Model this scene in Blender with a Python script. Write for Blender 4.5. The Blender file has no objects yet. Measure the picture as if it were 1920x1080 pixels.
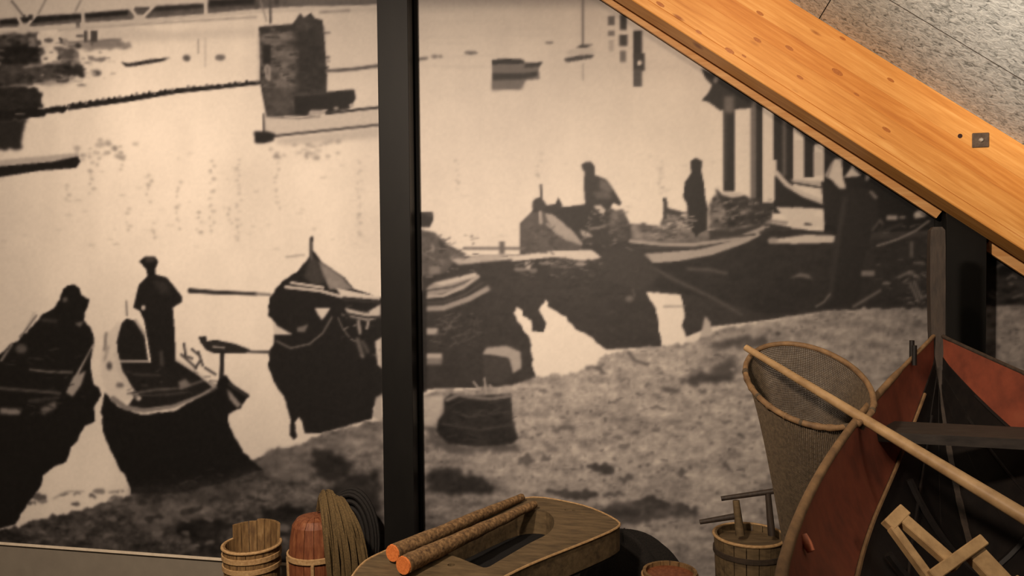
import bpy, bmesh, math, random
import numpy as np
from mathutils import Vector, Matrix

random.seed(7)
RNG = np.random.default_rng(11)
scene = bpy.context.scene
COL = scene.collection
PI = math.pi

# ------------------------------------------------------------------ camera
F = 1450.0
YAW, TILT, ROLL = math.radians(11.5), math.radians(1.6), 0.0096
CAM = np.array([0.0, -4.5, 2.15])
FWD = np.array([-math.sin(YAW) * math.cos(TILT), math.cos(YAW) * math.cos(TILT), -math.sin(TILT)])
_r0 = np.array([math.cos(YAW), math.sin(YAW), 0.0])
_u0 = np.cross(_r0, FWD)
RGT = _r0 * math.cos(ROLL) - _u0 * math.sin(ROLL)
UPV = _u0 * math.cos(ROLL) + _r0 * math.sin(ROLL)
cd = bpy.data.cameras.new('camera')
cam = bpy.data.objects.new('camera', cd)
COL.objects.link(cam)
cd.sensor_width = 36.0
cd.lens = F / 1920.0 * 36.0
cd.clip_start = 0.05
cam.matrix_world = Matrix(((RGT[0], UPV[0], -FWD[0], CAM[0]), (RGT[1], UPV[1], -FWD[1], CAM[1]),
                           (RGT[2], UPV[2], -FWD[2], CAM[2]), (0, 0, 0, 1)))
scene.camera = cam

# ------------------------------------------------------------------ world, lamps, exposure
world = bpy.data.worlds.new('world')
scene.world = world
world.use_nodes = True
bg = world.node_tree.nodes['Background']
bg.inputs[0].default_value = (1.0, 0.86, 0.72, 1)
bg.inputs[1].default_value = 0.06


def spot(name, loc, target, watts, angle, blend, color, size=0.06):
    d = bpy.data.lights.new(name, 'SPOT')
    d.energy = watts
    d.spot_size = math.radians(angle)
    d.spot_blend = blend
    d.color = color
    d.shadow_soft_size = size
    o = bpy.data.objects.new(name, d)
    COL.objects.link(o)
    o.location = loc
    o.rotation_euler = (Vector(target) - Vector(loc)).to_track_quat('-Z', 'Y').to_euler()
    return o


WARM = (1.0, 0.80, 0.625)
spot('track_or_fill_spot', (-1.55, -4.4, 4.7), (-3.85, 0.0, 0.85), 1410, 95, 1.0, WARM, 0.10)
spot('track_or_fill_spot', (-1.0, -4.4, 3.3), (0.95, 0.0, 2.45), 600, 78, 1.0, WARM, 0.10)
spot('track_or_fill_spot', (0.1, -2.5, 3.52), (0.8, -0.4, 2.85), 64, 96, 1.0, (1.0, 0.78, 0.55), 0.06)
spot('track_or_fill_spot', (1.62, -2.7, 2.55), (0.62, -1.75, 1.5), 8, 84, 1.0, (1.0, 0.88, 0.74), 0.05)  # unseen fill lamp, added to brighten the port planks and bow
spot('track_or_fill_spot', (-0.7, -4.9, 2.9), (1.8, -1.45, 3.25), 1250, 32, 1.0, (1.0, 0.92, 0.82), 0.08)  # unseen fill lamp, added to brighten the ceiling

vs = scene.view_settings
vs.view_transform = 'Standard'
vs.look = 'None'
vs.exposure = 0.0
vs.gamma = 1.0
vs.use_curve_mapping = False


# ------------------------------------------------------------------ survey helpers (photo pixel -> point of the place)
def ray(px, py):
    return FWD * F + RGT * (px - 960.0) + UPV * (540.0 - py)


def Py(px, py, y):
    d = ray(px, py)
    return CAM + d * ((y - CAM[1]) / d[1])


def Pz(px, py, z):
    d = ray(px, py)
    return CAM + d * ((z - CAM[2]) / d[2])


def Pd(px, py, dep):
    return CAM + ray(px, py) / F * dep


# ------------------------------------------------------------------ object helpers
ORIGIN = {}


def tag(o, label=None, cat=None, group=None, kind=None):
    if label: o['label'] = label
    if cat: o['category'] = cat
    if group: o['group'] = group
    if kind: o['kind'] = kind
    return o


def empty(name, loc, label, cat, group=None, rot=None):
    o = bpy.data.objects.new(name, None)
    COL.objects.link(o)
    o.empty_display_size = 0.1
    o.location = [float(c) for c in loc]
    if rot: o.rotation_euler = rot
    ORIGIN[o.name] = np.array([float(c) for c in loc])
    return tag(o, label, cat, group)


def obj(name, vf, mat, parent=None, smooth=False, local=False):
    """One mesh object from (verts, faces); world coordinates unless local."""
    v, f = vf
    v = np.asarray(v, dtype=float)
    base = np.zeros(3)
    if parent is not None and not local:
        base = ORIGIN[parent.name]
    me = bpy.data.meshes.new(name)
    me.from_pydata((v - base).tolist(), [], [list(map(int, q)) for q in f])
    me.update()
    bm = bmesh.new(); bm.from_mesh(me)
    bmesh.ops.recalc_face_normals(bm, faces=bm.faces)
    bm.to_mesh(me); bm.free()
    if smooth:
        me.polygons.foreach_set('use_smooth', [True] * len(me.polygons))
        me.set_sharp_from_angle(angle=math.radians(50))
    me.materials.append(mat)
    o = bpy.data.objects.new(name, me)
    COL.objects.link(o)
    if parent is not None: o.parent = parent
    ORIGIN[o.name] = base
    return o


def merge(*parts):
    V, Fc, n = [], [], 0
    for v, f in parts:
        V.append(np.asarray(v, float))
        Fc += [[i + n for i in q] for q in f]
        n += len(v)
    return np.vstack(V), Fc


def box(x0, x1, y0, y1, z0, z1):
    v = [(x0, y0, z0), (x1, y0, z0), (x1, y1, z0), (x0, y1, z0), (x0, y0, z1), (x1, y0, z1), (x1, y1, z1), (x0, y1, z1)]
    return np.array(v, float), [(0, 3, 2, 1), (4, 5, 6, 7), (0, 1, 5, 4), (1, 2, 6, 5), (2, 3, 7, 6), (3, 0, 4, 7)]


def cbox(x0, x1, y0, y1, z0, z1, c=0.003):
    """box with chamfered edges (12 + 8 extra faces)."""
    bm = bmesh.new()
    v, f = box(x0, x1, y0, y1, z0, z1)
    vs_ = [bm.verts.new(p) for p in v]
    for q in f: bm.faces.new([vs_[i] for i in q])
    bmesh.ops.bevel(bm, geom=list(bm.edges), offset=c, segments=1, affect='EDGES')
    out = [tuple(p.co) for p in bm.verts]
    bm.verts.index_update()
    ff = [[p.index for p in q.verts] for q in bm.faces]
    bm.free()
    return np.array(out), ff


def frame_of(t):
    t = t / (np.linalg.norm(t) + 1e-12)
    a = np.array([0, 0, 1.0]) if abs(t[2]) < 0.9 else np.array([1.0, 0, 0])
    n = np.cross(t, a); n /= np.linalg.norm(n)
    return n, np.cross(t, n)


def tube(pts, rad, seg=10, closed=False, cap=True, flat=1.0, wob=0.0):
    pts = np.asarray(pts, float)
    n = len(pts)
    rad = np.broadcast_to(np.asarray(rad, float), (n,))
    V, Fc = [], []
    pn = None
    for i in range(n):
        if closed:
            t = pts[(i + 1) % n] - pts[i - 1]
        else:
            t = pts[min(i + 1, n - 1)] - pts[max(i - 1, 0)]
        t = t / (np.linalg.norm(t) + 1e-12)
        if pn is None:
            a, b = frame_of(t)
        else:
            a = pn - t * (pn @ t); a /= np.linalg.norm(a) + 1e-12
            b = np.cross(t, a)
        pn = a
        for k in range(seg):
            th = 2 * PI * k / seg
            r = rad[i] * (1 + (wob * (random.random() - .5) if wob else 0))
            V.append(pts[i] + (a * math.cos(th) + b * math.sin(th) * flat) * r)
    m = n if closed else n - 1
    for i in range(m):
        j = (i + 1) % n
        for k in range(seg):
            l = (k + 1) % seg
            Fc.append((i * seg + k, i * seg + l, j * seg + l, j * seg + k))
    if cap and not closed:
        Fc.append(tuple(range(seg))[::-1])
        Fc.append(tuple((n - 1) * seg + k for k in range(seg)))
    return np.array(V), Fc


def smooth_path(pts, n):
    """Catmull-Rom through points."""
    p = np.asarray(pts, float)
    p = np.vstack([2 * p[0] - p[1], p, 2 * p[-1] - p[-2]])
    out = []
    m = len(p) - 3
    for u in np.linspace(0, m - 1e-6, n):
        i = int(u); t = u - i
        a, b, c, d = p[i:i + 4]
        out.append(0.5 * ((2 * b) + (c - a) * t + (2 * a - 5 * b + 4 * c - d) * t * t + (3 * b - a - 3 * c + d) * t ** 3))
    return np.array(out)


def lathe(prof, seg=32, a0=0.0, a1=2 * PI, closed=True):
    V, Fc = [], []
    n = len(prof)
    for k in range(seg if closed else seg + 1):
        th = a0 + (a1 - a0) * k / seg
        for r, z in prof: V.append((r * math.cos(th), r * math.sin(th), z))
    m = seg
    for k in range(m):
        l = (k + 1) % seg if closed else k + 1
        for i in range(n - 1):
            Fc.append((k * n + i, l * n + i, l * n + i + 1, k * n + i + 1))
    return np.array(V, float), Fc


def stave(prof, thick, a0, a1, z_top=None, seg=2):
    """one stave of a tub: a curved plank between the angles a0 and a1; prof = [(r,z)...] outside."""
    V, Fc = [], []
    n = len(prof)
    for k in range(seg + 1):
        th = a0 + (a1 - a0) * k / seg
        for r, z in prof: V.append((r * math.cos(th), r * math.sin(th), z))
        for r, z in prof: V.append(((r - thick) * math.cos(th), (r - thick) * math.sin(th), z))
    w = 2 * n
    for k in range(seg):
        A, B = k * w, (k + 1) * w
        for i in range(n - 1):
            Fc.append((A + i, B + i, B + i + 1, A + i + 1))
            Fc.append((A + n + i, A + n + i + 1, B + n + i + 1, B + n + i))
        Fc.append((A + n - 1, B + n - 1, B + 2 * n - 1, A + 2 * n - 1))
        Fc.append((A, A + n, B + n, B))
    for k in (0, seg):
        A = k * w
        for i in range(n - 1):
            Fc.append((A + i, A + i + 1, A + n + i + 1, A + n + i))
    return np.array(V, float), Fc


def shift(vf, p):
    return np.asarray(vf[0]) + np.asarray(p, float), vf[1]


def plate(outer, inners, up, thick):
    """flat plate with holes; outer / inners are lists of 3D points on a plane, extruded along -up."""
    bm = bmesh.new()
    edges = []
    for loop in [outer] + inners:
        vv = [bm.verts.new(tuple(p)) for p in loop]
        edges += [bm.edges.new((vv[i], vv[(i + 1) % len(vv)])) for i in range(len(vv))]
    bmesh.ops.triangle_fill(bm, use_beauty=True, use_dissolve=False, edges=edges, normal=Vector(up))
    res = bmesh.ops.extrude_face_region(bm, geom=list(bm.faces))
    dv = [g for g in res['geom'] if isinstance(g, bmesh.types.BMVert)]
    bmesh.ops.translate(bm, vec=Vector(up) * -thick, verts=dv)
    bm.verts.index_update()
    out = np.array([tuple(p.co) for p in bm.verts])
    ff = [[p.index for p in q.verts] for q in bm.faces]
    bm.free()
    return out, ff


# ------------------------------------------------------------------ materials
def lin(c):
    return tuple(((x / 12.92) if x <= 0.04045 else ((x + 0.055) / 1.055) ** 2.4) for x in c)


def rgb(r, g, b):
    return lin((r / 255.0, g / 255.0, b / 255.0)) + (1.0,)


def base_mat(name, rough=0.6, metal=0.0, spec=0.4):
    m = bpy.data.materials.new(name)
    m.use_nodes = True
    b = m.node_tree.nodes['Principled BSDF']
    b.inputs['Roughness'].default_value = rough
    b.inputs['Metallic'].default_value = metal
    b.inputs['Specular IOR Level'].default_value = spec
    return m, m.node_tree, b


def noise_mat(name, stops, scale=(8, 8, 8), nscale=4.0, detail=6.0, rough=0.6, metal=0.0, bump=0.15, bdist=0.004,
              distort=0.0, spec=0.35, spots=None):
    """colour from stretched noise through a ramp; grain runs along the axis with the small scale."""
    m, nt, b = base_mat(name, rough, metal, spec)
    N, L = nt.nodes, nt.links
    tc = N.new('ShaderNodeTexCoord')
    mp = N.new('ShaderNodeMapping'); mp.inputs['Scale'].default_value = scale
    L.new(tc.outputs['Object'], mp.inputs['Vector'])
    nz = N.new('ShaderNodeTexNoise')
    nz.inputs['Scale'].default_value = nscale
    nz.inputs['Detail'].default_value = detail
    nz.inputs['Roughness'].default_value = 0.62
    nz.inputs['Distortion'].default_value = distort
    L.new(mp.outputs[0], nz.inputs['Vector'])
    cr = N.new('ShaderNodeValToRGB')
    el = cr.color_ramp.elements
    while len(el) < len(stops): el.new(0.5)
    for e, (p, c) in zip(el, stops):
        e.position = p; e.color = c
    L.new(nz.outputs['Fac'], cr.inputs['Fac'])
    out = cr.outputs['Color']
    if spots:
        sscale, thr, soft, col = spots
        mp2 = N.new('ShaderNodeMapping'); mp2.inputs['Scale'].default_value = sscale
        L.new(tc.outputs['Object'], mp2.inputs['Vector'])
        vo = N.new('ShaderNodeTexVoronoi'); vo.inputs['Scale'].default_value = 1.0
        L.new(mp2.outputs[0], vo.inputs['Vector'])
        mr = N.new('ShaderNodeMapRange')
        mr.inputs['From Min'].default_value = thr
        mr.inputs['From Max'].default_value = thr + soft
        mr.inputs['To Min'].default_value = 1.0
        mr.inputs['To Max'].default_value = 0.0
        L.new(vo.outputs['Distance'], mr.inputs['Value'])
        mx = N.new('ShaderNodeMix'); mx.data_type = 'RGBA'
        L.new(mr.outputs[0], mx.inputs['Factor'])
        L.new(out, mx.inputs['A'])
        mx.inputs['B'].default_value = col
        out = mx.outputs['Result']
    L.new(out, b.inputs['Base Color'])
    if bump:
        bp = N.new('ShaderNodeBump')
        bp.inputs['Strength'].default_value = bump
        bp.inputs['Distance'].default_value = bdist
        L.new(nz.outputs['Fac'], bp.inputs['Height'])
        L.new(bp.outputs[0], b.inputs['Normal'])
    return m


M = {}
M['wall'] = noise_mat('grey_wall_paint', [(0.3, rgb(120, 112, 100)), (0.7, rgb(128, 120, 107))], (3, 3, 3), 3, rough=0.85, bump=0.05)
M['floor'] = noise_mat('dark_floor', [(0.3, rgb(52, 46, 40)), (0.7, rgb(66, 58, 50))], (4, 4, 4), 5, rough=0.8)
M['edge'] = noise_mat('pale_panel_edge', [(0.3, rgb(205, 190, 168)), (0.7, rgb(222, 208, 186))], (6, 6, 6), 4, rough=0.7, bump=0.02)
M['steel'] = noise_mat('black_painted_steel', [(0.35, rgb(17, 16, 15)), (0.7, rgb(22, 21, 19))], (3, 3, 1), 3, rough=0.5, bump=0.05, spec=0.22)
M['glulam'] = [noise_mat('glulam_spruce_%s' % n, [(0.25, rgb(*a)), (0.52, rgb(*b)), (0.75, rgb(*c))], (0.9, 9, 16), 3.2, 7, rough=0.55,
                         bump=0.06, distort=0.4, spots=((3.1 + k * .13, 3.0, 11.0 + k), 0.05, 0.09, rgb(150, 88, 36)))
               for k, (n, a, b, c) in enumerate([('honey', (182, 116, 50), (206, 142, 70), (222, 164, 92)),
                                                 ('amber', (176, 106, 42), (200, 132, 60), (216, 154, 82)),
                                                 ('pale', (190, 126, 58), (212, 150, 78), (228, 174, 104))])]
M['batten'] = noise_mat('pale_spruce_batten', [(0.3, rgb(200, 142, 82)), (0.7, rgb(226, 176, 116))], (0.8, 8, 14), 3, 6, rough=0.55, bump=0.05)
M['woodwool'] = noise_mat('grey_wood_wool_panel', [(0.34, rgb(122, 123, 118)), (0.47, rgb(196, 196, 190)), (0.62, rgb(228, 227, 219))],
                          (1, 1, 1), 30, 8, rough=0.95, bump=0.7, bdist=0.006, distort=1.2, spec=0.1)
M['joint'] = noise_mat('dark_panel_joint', [(0.3, rgb(40, 37, 33)), (0.7, rgb(52, 48, 43))], (3, 3, 3), 3)
M['bolt'] = noise_mat('dark_bolt_steel', [(0.3, rgb(78, 64, 54)), (0.7, rgb(104, 88, 74))], (20, 20, 20), 4, rough=0.5, metal=0.3, bump=0.02)
M['screw'] = noise_mat('bright_bolt_head', [(0.3, rgb(190, 184, 172)), (0.7, rgb(214, 208, 196))], (20, 20, 20), 4, rough=0.3, metal=0.6, bump=0.02)
M['hole'] = noise_mat('dark_hole', [(0.3, rgb(40, 18, 10)), (0.7, rgb(52, 24, 14))], (5, 5, 5), 3)
M['tub'] = noise_mat('weathered_tub_oak', [(0.3, rgb(84, 62, 38)), (0.55, rgb(122, 94, 58)), (0.75, rgb(150, 122, 82))], (14, 14, 3), 4, rough=0.75, bump=0.3)
M['hoop'] = noise_mat('pale_willow_hoop', [(0.3, rgb(140, 108, 70)), (0.7, rgb(184, 152, 108))], (14, 14, 20), 4, rough=0.7, bump=0.2)
M['buoy'] = noise_mat('red_brown_cask_wood', [(0.3, rgb(92, 48, 28)), (0.55, rgb(120, 70, 42)), (0.75, rgb(140, 92, 60))], (14, 14, 3), 4, rough=0.6, bump=0.2)
M['rope'] = noise_mat('straw_coloured_rope', [(0.3, rgb(62, 50, 30)), (0.55, rgb(96, 78, 48)), (0.8, rgb(122, 101, 66))], (30, 30, 30), 5, rough=0.9, bump=0.5)
M['tarrope'] = noise_mat('tarred_rope', [(0.3, rgb(14, 12, 11)), (0.7, rgb(28, 24, 21))], (30, 30, 30), 5, rough=0.8, bump=0.5)
M['grey_wood'] = noise_mat('grey_weathered_wood', [(0.28, rgb(62, 50, 34)), (0.5, rgb(92, 76, 52)), (0.75, rgb(112, 93, 66))], (3, 12, 12), 3, 7, rough=0.8, bump=0.35)
M['bark'] = noise_mat('peeled_pole_bark', [(0.3, rgb(58, 42, 28)), (0.5, rgb(112, 86, 56)), (0.75, rgb(160, 128, 88))], (16, 16, 16), 4, 8, rough=0.85, bump=0.5)
M['cut'] = noise_mat('fresh_orange_cut_wood', [(0.3, rgb(190, 98, 44)), (0.7, rgb(226, 134, 70))], (30, 30, 30), 4, rough=0.7, bump=0.15)
M['boat_red'] = noise_mat('oxide_red_boat_paint', [(0.28, rgb(96, 50, 37)), (0.55, rgb(126, 64, 45)), (0.8, rgb(140, 78, 55))], (3, 3, 3), 3, 7, rough=0.6, bump=0.15)
M['boat_tar_shade'] = noise_mat('tar_and_shade_boat_wood', [(0.3, rgb(15, 12, 11)), (0.7, rgb(28, 23, 20))], (5, 5, 5), 4, rough=0.55, bump=0.15)  # tar black that also carries the shade of the lower hull inside
M['boat_rail'] = noise_mat('worn_tan_rail_wood', [(0.3, rgb(88, 66, 44)), (0.7, rgb(136, 106, 72))], (6, 3, 6), 4, rough=0.7, bump=0.2)
M['stem'] = noise_mat('dark_stem_wood', [(0.3, rgb(38, 31, 26)), (0.7, rgb(62, 51, 42))], (14, 14, 3), 4, rough=0.6, bump=0.25)
M['thwart'] = noise_mat('dark_grey_thwart_wood', [(0.3, rgb(34, 30, 27)), (0.7, rgb(56, 50, 45))], (3, 12, 12), 4, rough=0.6, bump=0.2)
M['handle'] = noise_mat('smooth_ash_handle', [(0.3, rgb(132, 104, 70)), (0.7, rgb(168, 138, 98))], (6, 6, 6), 3, rough=0.5, bump=0.08)
M['netcord'] = noise_mat('grey_brown_net_cord', [(0.3, rgb(58, 48, 36)), (0.7, rgb(92, 78, 60))], (20, 20, 20), 4, rough=0.9, bump=0.0)
M['frame'] = noise_mat('pale_pine_frame', [(0.3, rgb(138, 110, 74)), (0.7, rgb(180, 148, 104))], (8, 8, 8), 3, rough=0.7, bump=0.2)
M['peg'] = noise_mat('pink_brown_peg', [(0.3, rgb(186, 104, 72)), (0.7, rgb(210, 130, 96))], (20, 20, 20), 3, rough=0.6, bump=0.1)
M['tarnet'] = noise_mat('black_tarred_netting', [(0.3, rgb(12, 11, 10)), (0.7, rgb(34, 29, 25))], (40, 40, 40), 4, rough=0.9, bump=0.8, bdist=0.01)
M['opening_shade'] = noise_mat('black_opening_shade', [(0.3, rgb(7, 6, 6)), (0.7, rgb(13, 11, 10))], (9, 9, 9), 4, rough=0.9, bump=0.2)  # black for the shade inside the board's opening
M['crate'] = noise_mat('dark_crate_boards', [(0.3, rgb(38, 30, 22)), (0.7, rgb(62, 50, 38))], (3, 3, 12), 4, rough=0.85, bump=0.3)

# the mural print: colour attribute carries the printed picture
mm, nt, bs = base_mat('printed_mural_paper', 0.55, 0.0, 0.25)
at = nt.nodes.new('ShaderNodeAttribute'); at.attribute_name = 'print'
nt.links.new(at.outputs['Color'], bs.inputs['Base Color'])
M['print'] = mm

# ------------------------------------------------------------------ the printed picture (tones 0 = black ink, 1 = paper)
CS = 2.5                              # one sample of the print
CX0, CX1, CY0, CY1 = -230.0, 2240.0, -150.0, 1130.0
CW, CH = int((CX1 - CX0) / CS), int((CY1 - CY0) / CS)
gx, gy = np.meshgrid(CX0 + (np.arange(CW) + .5) * CS, CY0 + (np.arange(CH) + .5) * CS)


def vnoise(cell_x, cell_y, seed, x=None, y=None):
    """smooth value noise in -1..1 over the print."""
    r = np.random.default_rng(seed)
    x = gx if x is None else x
    y = gy if y is None else y
    u = (x - CX0 + 400) / cell_x; v = (y - CY0 + 400) / cell_y
    nx, ny = int(u.max()) + 3, int(v.max()) + 3
    g = r.uniform(-1, 1, (ny, nx))
    i, j = np.floor(u).astype(int), np.floor(v).astype(int)
    fu, fv = u - i, v - j
    fu = fu * fu * (3 - 2 * fu); fv = fv * fv * (3 - 2 * fv)
    return (g[j, i] * (1 - fu) + g[j, i + 1] * fu) * (1 - fv) + (g[j + 1, i] * (1 - fu) + g[j + 1, i + 1] * fu) * fv


def blur(a, px):
    s = px / CS
    k = int(max(1, math.ceil(2.5 * s)))
    w = np.exp(-0.5 * (np.arange(-k, k + 1) / s) ** 2); w /= w.sum()
    p = np.pad(a, ((k, k), (0, 0)), 'edge')
    a = sum(w[t] * p[t:t + a.shape[0]] for t in range(2 * k + 1))
    p = np.pad(a, ((0, 0), (k, k)), 'edge')
    return sum(w[t] * p[:, t:t + a.shape[1]] for t in range(2 * k + 1))


def region(pts, pad=12):
    p = np.asarray(pts, float)
    i0 = max(0, int((p[:, 0].min() - pad - CX0) / CS)); i1 = min(CW, int((p[:, 0].max() + pad - CX0) / CS) + 2)
    j0 = max(0, int((p[:, 1].min() - pad - CY0) / CS)); j1 = min(CH, int((p[:, 1].max() + pad - CY0) / CS) + 2)
    return slice(j0, max(j1, j0)), slice(i0, max(i1, i0))


def inside(pts, x, y):
    p = np.asarray(pts, float)
    m = np.zeros(x.shape, bool)
    n = len(p)
    for k in range(n):
        x0, y0 = p[k]; x1, y1 = p[(k + 1) % n]
        if y0 == y1: continue
        c = ((y0 > y) != (y1 > y)) & (x < (x1 - x0) * (y - y0) / (y1 - y0) + x0)
        m ^= c
    return m


tone = np.full((CH, CW), 0.86)
_J1, _J2 = vnoise(9, 9, 901), vnoise(9, 9, 902)


def poly(pts, t, soft=0.0, grain=0.0, jag=0.0, a=1.0, mode=None):
    r = region(pts, 12 + 3 * soft)
    x, y = gx[r], gy[r]
    if x.size == 0: return
    if jag:
        x = x + _J1[r] * jag; y = y + _J2[r] * jag * .6
    m = np.zeros(x.shape)
    for dx, dy in ((-.6, -.6), (.6, -.6), (-.6, .6), (.6, .6)):
        m += inside(pts, x + dx, y + dy)
    m *= .25 * a
    if soft: m = blur(m, soft)
    v = t
    if grain: v = t + grain * _G[r]
    if mode == 'mul': tone[r] = tone[r] * (1 - m) + tone[r] * t * m
    else: tone[r] = tone[r] * (1 - m) + v * m


def line(pts, w, t, soft=0.0, dash=None, a=1.0, w1=None):
    p = np.asarray(pts, float)
    r = region(p, w + 10 + 3 * soft)
    x, y = gx[r], gy[r]
    if x.size == 0: return
    m = np.zeros(x.shape)
    w1 = w if w1 is None else w1
    n = len(p) - 1
    for k in range(n):
        ax, ay = p[k]; bx, by = p[k + 1]
        L2 = (bx - ax) ** 2 + (by - ay) ** 2 + 1e-9
        u = np.clip(((x - ax) * (bx - ax) + (y - ay) * (by - ay)) / L2, 0, 1)
        d = np.hypot(x - ax - u * (bx - ax), y - ay - u * (by - ay))
        hw = (w + (w1 - w) * (k + u) / n) * .5
        mm_ = np.clip((hw - d) / 1.6 + .5, 0, 1)
        if dash: mm_ = mm_ * (0.55 + 0.45 * np.sign(np.sin((x + y * .3) / dash + 1.3 * np.sin(x / dash * .37))))
        m = np.maximum(m, mm_)
    m *= a
    if soft: m = blur(m, soft)
    tone[r] = tone[r] * (1 - m) + t * m


def rect(x0, y0, x1, y1, t, **k):
    poly([(x0, y0), (x1, y0), (x1, y1), (x0, y1)], t, **k)


def blob(cx, cy, rx, ry, t, **k):
    poly([(cx + rx * math.cos(q), cy + ry * math.sin(q)) for q in np.linspace(0, 2 * PI, 18)[:-1]], t, **k)


def shade(dens, cx, cy, sx, sy):
    """broad tone change, printed or making up for weak lamp light"""
    tone[:] += dens * np.exp(-((gx - cx) / sx) ** 2 - ((gy - cy) / sy) ** 2)


_G = 0.5 * vnoise(14, 8, 1) + 0.35 * vnoise(6, 5, 2) + 0.3 * vnoise(30, 18, 3)

# --- water
tone[:] = 0.87
tone += 0.012 * vnoise(60, 40, 4) + 0.012 * vnoise(25, 90, 5)
shade(0.10, 300, 330, 260, 260)
shade(0.05, 480, 620, 300, 160)
shade(-0.04, 820, 20, 700, 70)
shade(-0.04, 1000, 250, 230, 200)
shade(0.05, 1250, 420, 260, 160)
shade(-0.05, -40, 420, 120, 200)
shade(0.07, 140, 900, 120, 110)  # print lifted here to make up for lamp falloff
shade(-0.05, 640, 110, 160, 110)
shade(0.04, 255, 240, 60, 150)
shade(-0.04, 470, 330, 60, 140)
shade(0.04, 600, 360, 70, 160)
shade(-0.03, 1150, 120, 260, 90)
for k, (x, y, ln) in enumerate([(172, 280, 70), (186, 278, 36), (230, 275, 55), (280, 330, 60), (335, 345, 90), (397, 300, 150),
                                (448, 300, 170), (520, 290, 110), (672, 300, 160), (858, 300, 70), (1010, 290, 60), (290, 420, 40),
                                (128, 345, 40), (172, 320, 60), (372, 400, 50), (240, 395, 50), (1240, 300, 80), (430, 390, 40)]):
    for j in range(int(ln / 9)):
        yy = y + j * 9 + random.uniform(-4, 4)
        blob(x + random.uniform(-5, 5), yy, random.uniform(2, 5), random.uniform(1.5, 3.5), random.uniform(.62, .78), soft=1.6, a=.7)
for k in range(120):
    x, y = random.uniform(0, 1350), random.uniform(285, 470)
    blob(x, y, random.uniform(3, 9), random.uniform(.9, 2), random.uniform(.72, .8), soft=1.5, a=.55)
for k in range(40):                                        # broken reflections under the pier and the moored boats
    x, y = random.uniform(140, 260) if k < 18 else random.uniform(500, 640), random.uniform(262, 300)
    blob(x, y, random.uniform(3, 8), random.uniform(2, 5), random.uniform(.5, .7), soft=2, a=.7)
for k in range(26):
    y = random.uniform(20, 130); x = random.uniform(780, 1330)
    line([(x, y), (x + random.uniform(40, 150), y - random.uniform(-2, 3))], 2.5, .76, soft=2, a=.6)
poly([(620, 0), (1200, 0), (1200, 12), (620, 20)], .62, soft=6, a=.6)
poly([(620, -60), (1500, -60), (1500, 2), (620, 6)], .55, soft=5, a=.7)

# --- bridge at the top left
poly([(-230, -150), (640, -150), (640, 2), (480, 4), (0, 45), (-230, 65)], .80)
for x0 in range(-220, 640, 42): line([(x0, -150), (x0 + 30, -150 + 130)], 5, .66, soft=1.5, a=.6)
poly([(-230, 56), (0, 36), (150, 26), (240, 18), (380, 7), (480, -4), (640, -14), (710, -10), (710, 9), (560, 12), (480, 17), (380, 27), (245, 37),
      (150, 43), (60, 50), (0, 52), (-230, 72)], .36, soft=1.5, grain=.05)
poly([(0, 38), (60, 31), (150, 26), (240, 19), (240, 28), (150, 35), (60, 43), (0, 46)], .13, soft=1.5)
poly([(285, 12), (380, 7), (380, 15), (285, 22)], .16, soft=2)
poly([(390, -2), (480, -6), (480, 8), (390, 14)], .14, soft=2.5)
poly([(535, -10), (640, -14), (705, -12), (705, 4), (545, 9)], .40, soft=2)
line([(-230, 78), (0, 60), (120, 51), (245, 42), (380, 30), (480, 22), (705, 12)], 7, .77, soft=1)
line([(110, 57), (245, 47), (380, 38), (480, 32)], 3.5, .62, soft=1.5)
line([(600, 23), (655, 20)], 4, .56, soft=1.5)
for a_, b_, c_ in (((14, -5), (45, 54), (76, 18)), ((238, 8), (262, 38), (292, 8))):
    line([a_, b_], 6, .78, soft=.8); line([c_, b_], 6, .78, soft=.8)
    blob(b_[0], b_[1] - 2, 12, 9, .76, soft=1.5)
line([(155, 18), (156, 52)], 7, .76, soft=.8)
line([(385, -10), (386, 28)], 7, .78, soft=.8)
rect(42, 28, 48, 38, .2, soft=1); rect(54, 28, 61, 38, .2, soft=1); rect(252, 14, 280, 18, .25, soft=1)
line([(88, -5), (72, 26)], 4, .6, soft=1); line([(152, 0), (142, 20)], 4, .6, soft=1); line([(22, 2), (44, 30)], 4, .45, soft=1)
rect(143, 40, 150, 52, .35, soft=1)

# --- far shore at the left
poly([(110, 52), (240, 50), (330, 60), (480, 52), (480, 66), (300, 76), (110, 80)], .76, jag=6, soft=5, a=.7)
poly([(-230, 76), (0, 64), (75, 62), (80, 90), (78, 125), (-230, 140)], .30, jag=6, soft=2, grain=.10)
poly([(-230, 96), (0, 90), (40, 84), (74, 86), (76, 118), (40, 122), (-230, 134)], .12, jag=6, soft=2, grain=.04)
poly([(70, 64), (106, 62), (108, 74), (100, 90), (88, 96), (76, 86)], .84, jag=6, soft=1.5)
rect(54, 70, 66, 88, .5, soft=1.5)
poly([(109, 72), (116, 74), (124, 84), (112, 82)], .12, jag=6, soft=1)
poly([(118, 80), (225, 74), (246, 86), (225, 93), (130, 93)], .55, jag=6, soft=2, grain=.06)
line([(128, 80), (225, 74)], 4, .45, soft=1.5)
poly([(106, 88), (140, 92), (152, 108), (130, 113), (104, 110)], .36, jag=6, soft=2, grain=.08)
rect(157, 57, 164, 79, .28, soft=1.2); rect(170, 57, 182, 79, .28, soft=1.2); rect(186, 60, 189, 74, .85, soft=1)
poly([(-230, 128), (0, 122), (76, 120), (140, 112), (155, 124), (158, 142), (100, 152), (0, 168), (-230, 180)], .24, jag=6, soft=2, grain=.12)
line([(45, 126), (110, 118), (150, 117)], 3.5, .55, soft=1.5, dash=7)
poly([(160, 104), (200, 109), (202, 115), (182, 113), (162, 112)], .5, jag=6, soft=1.5)
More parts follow.
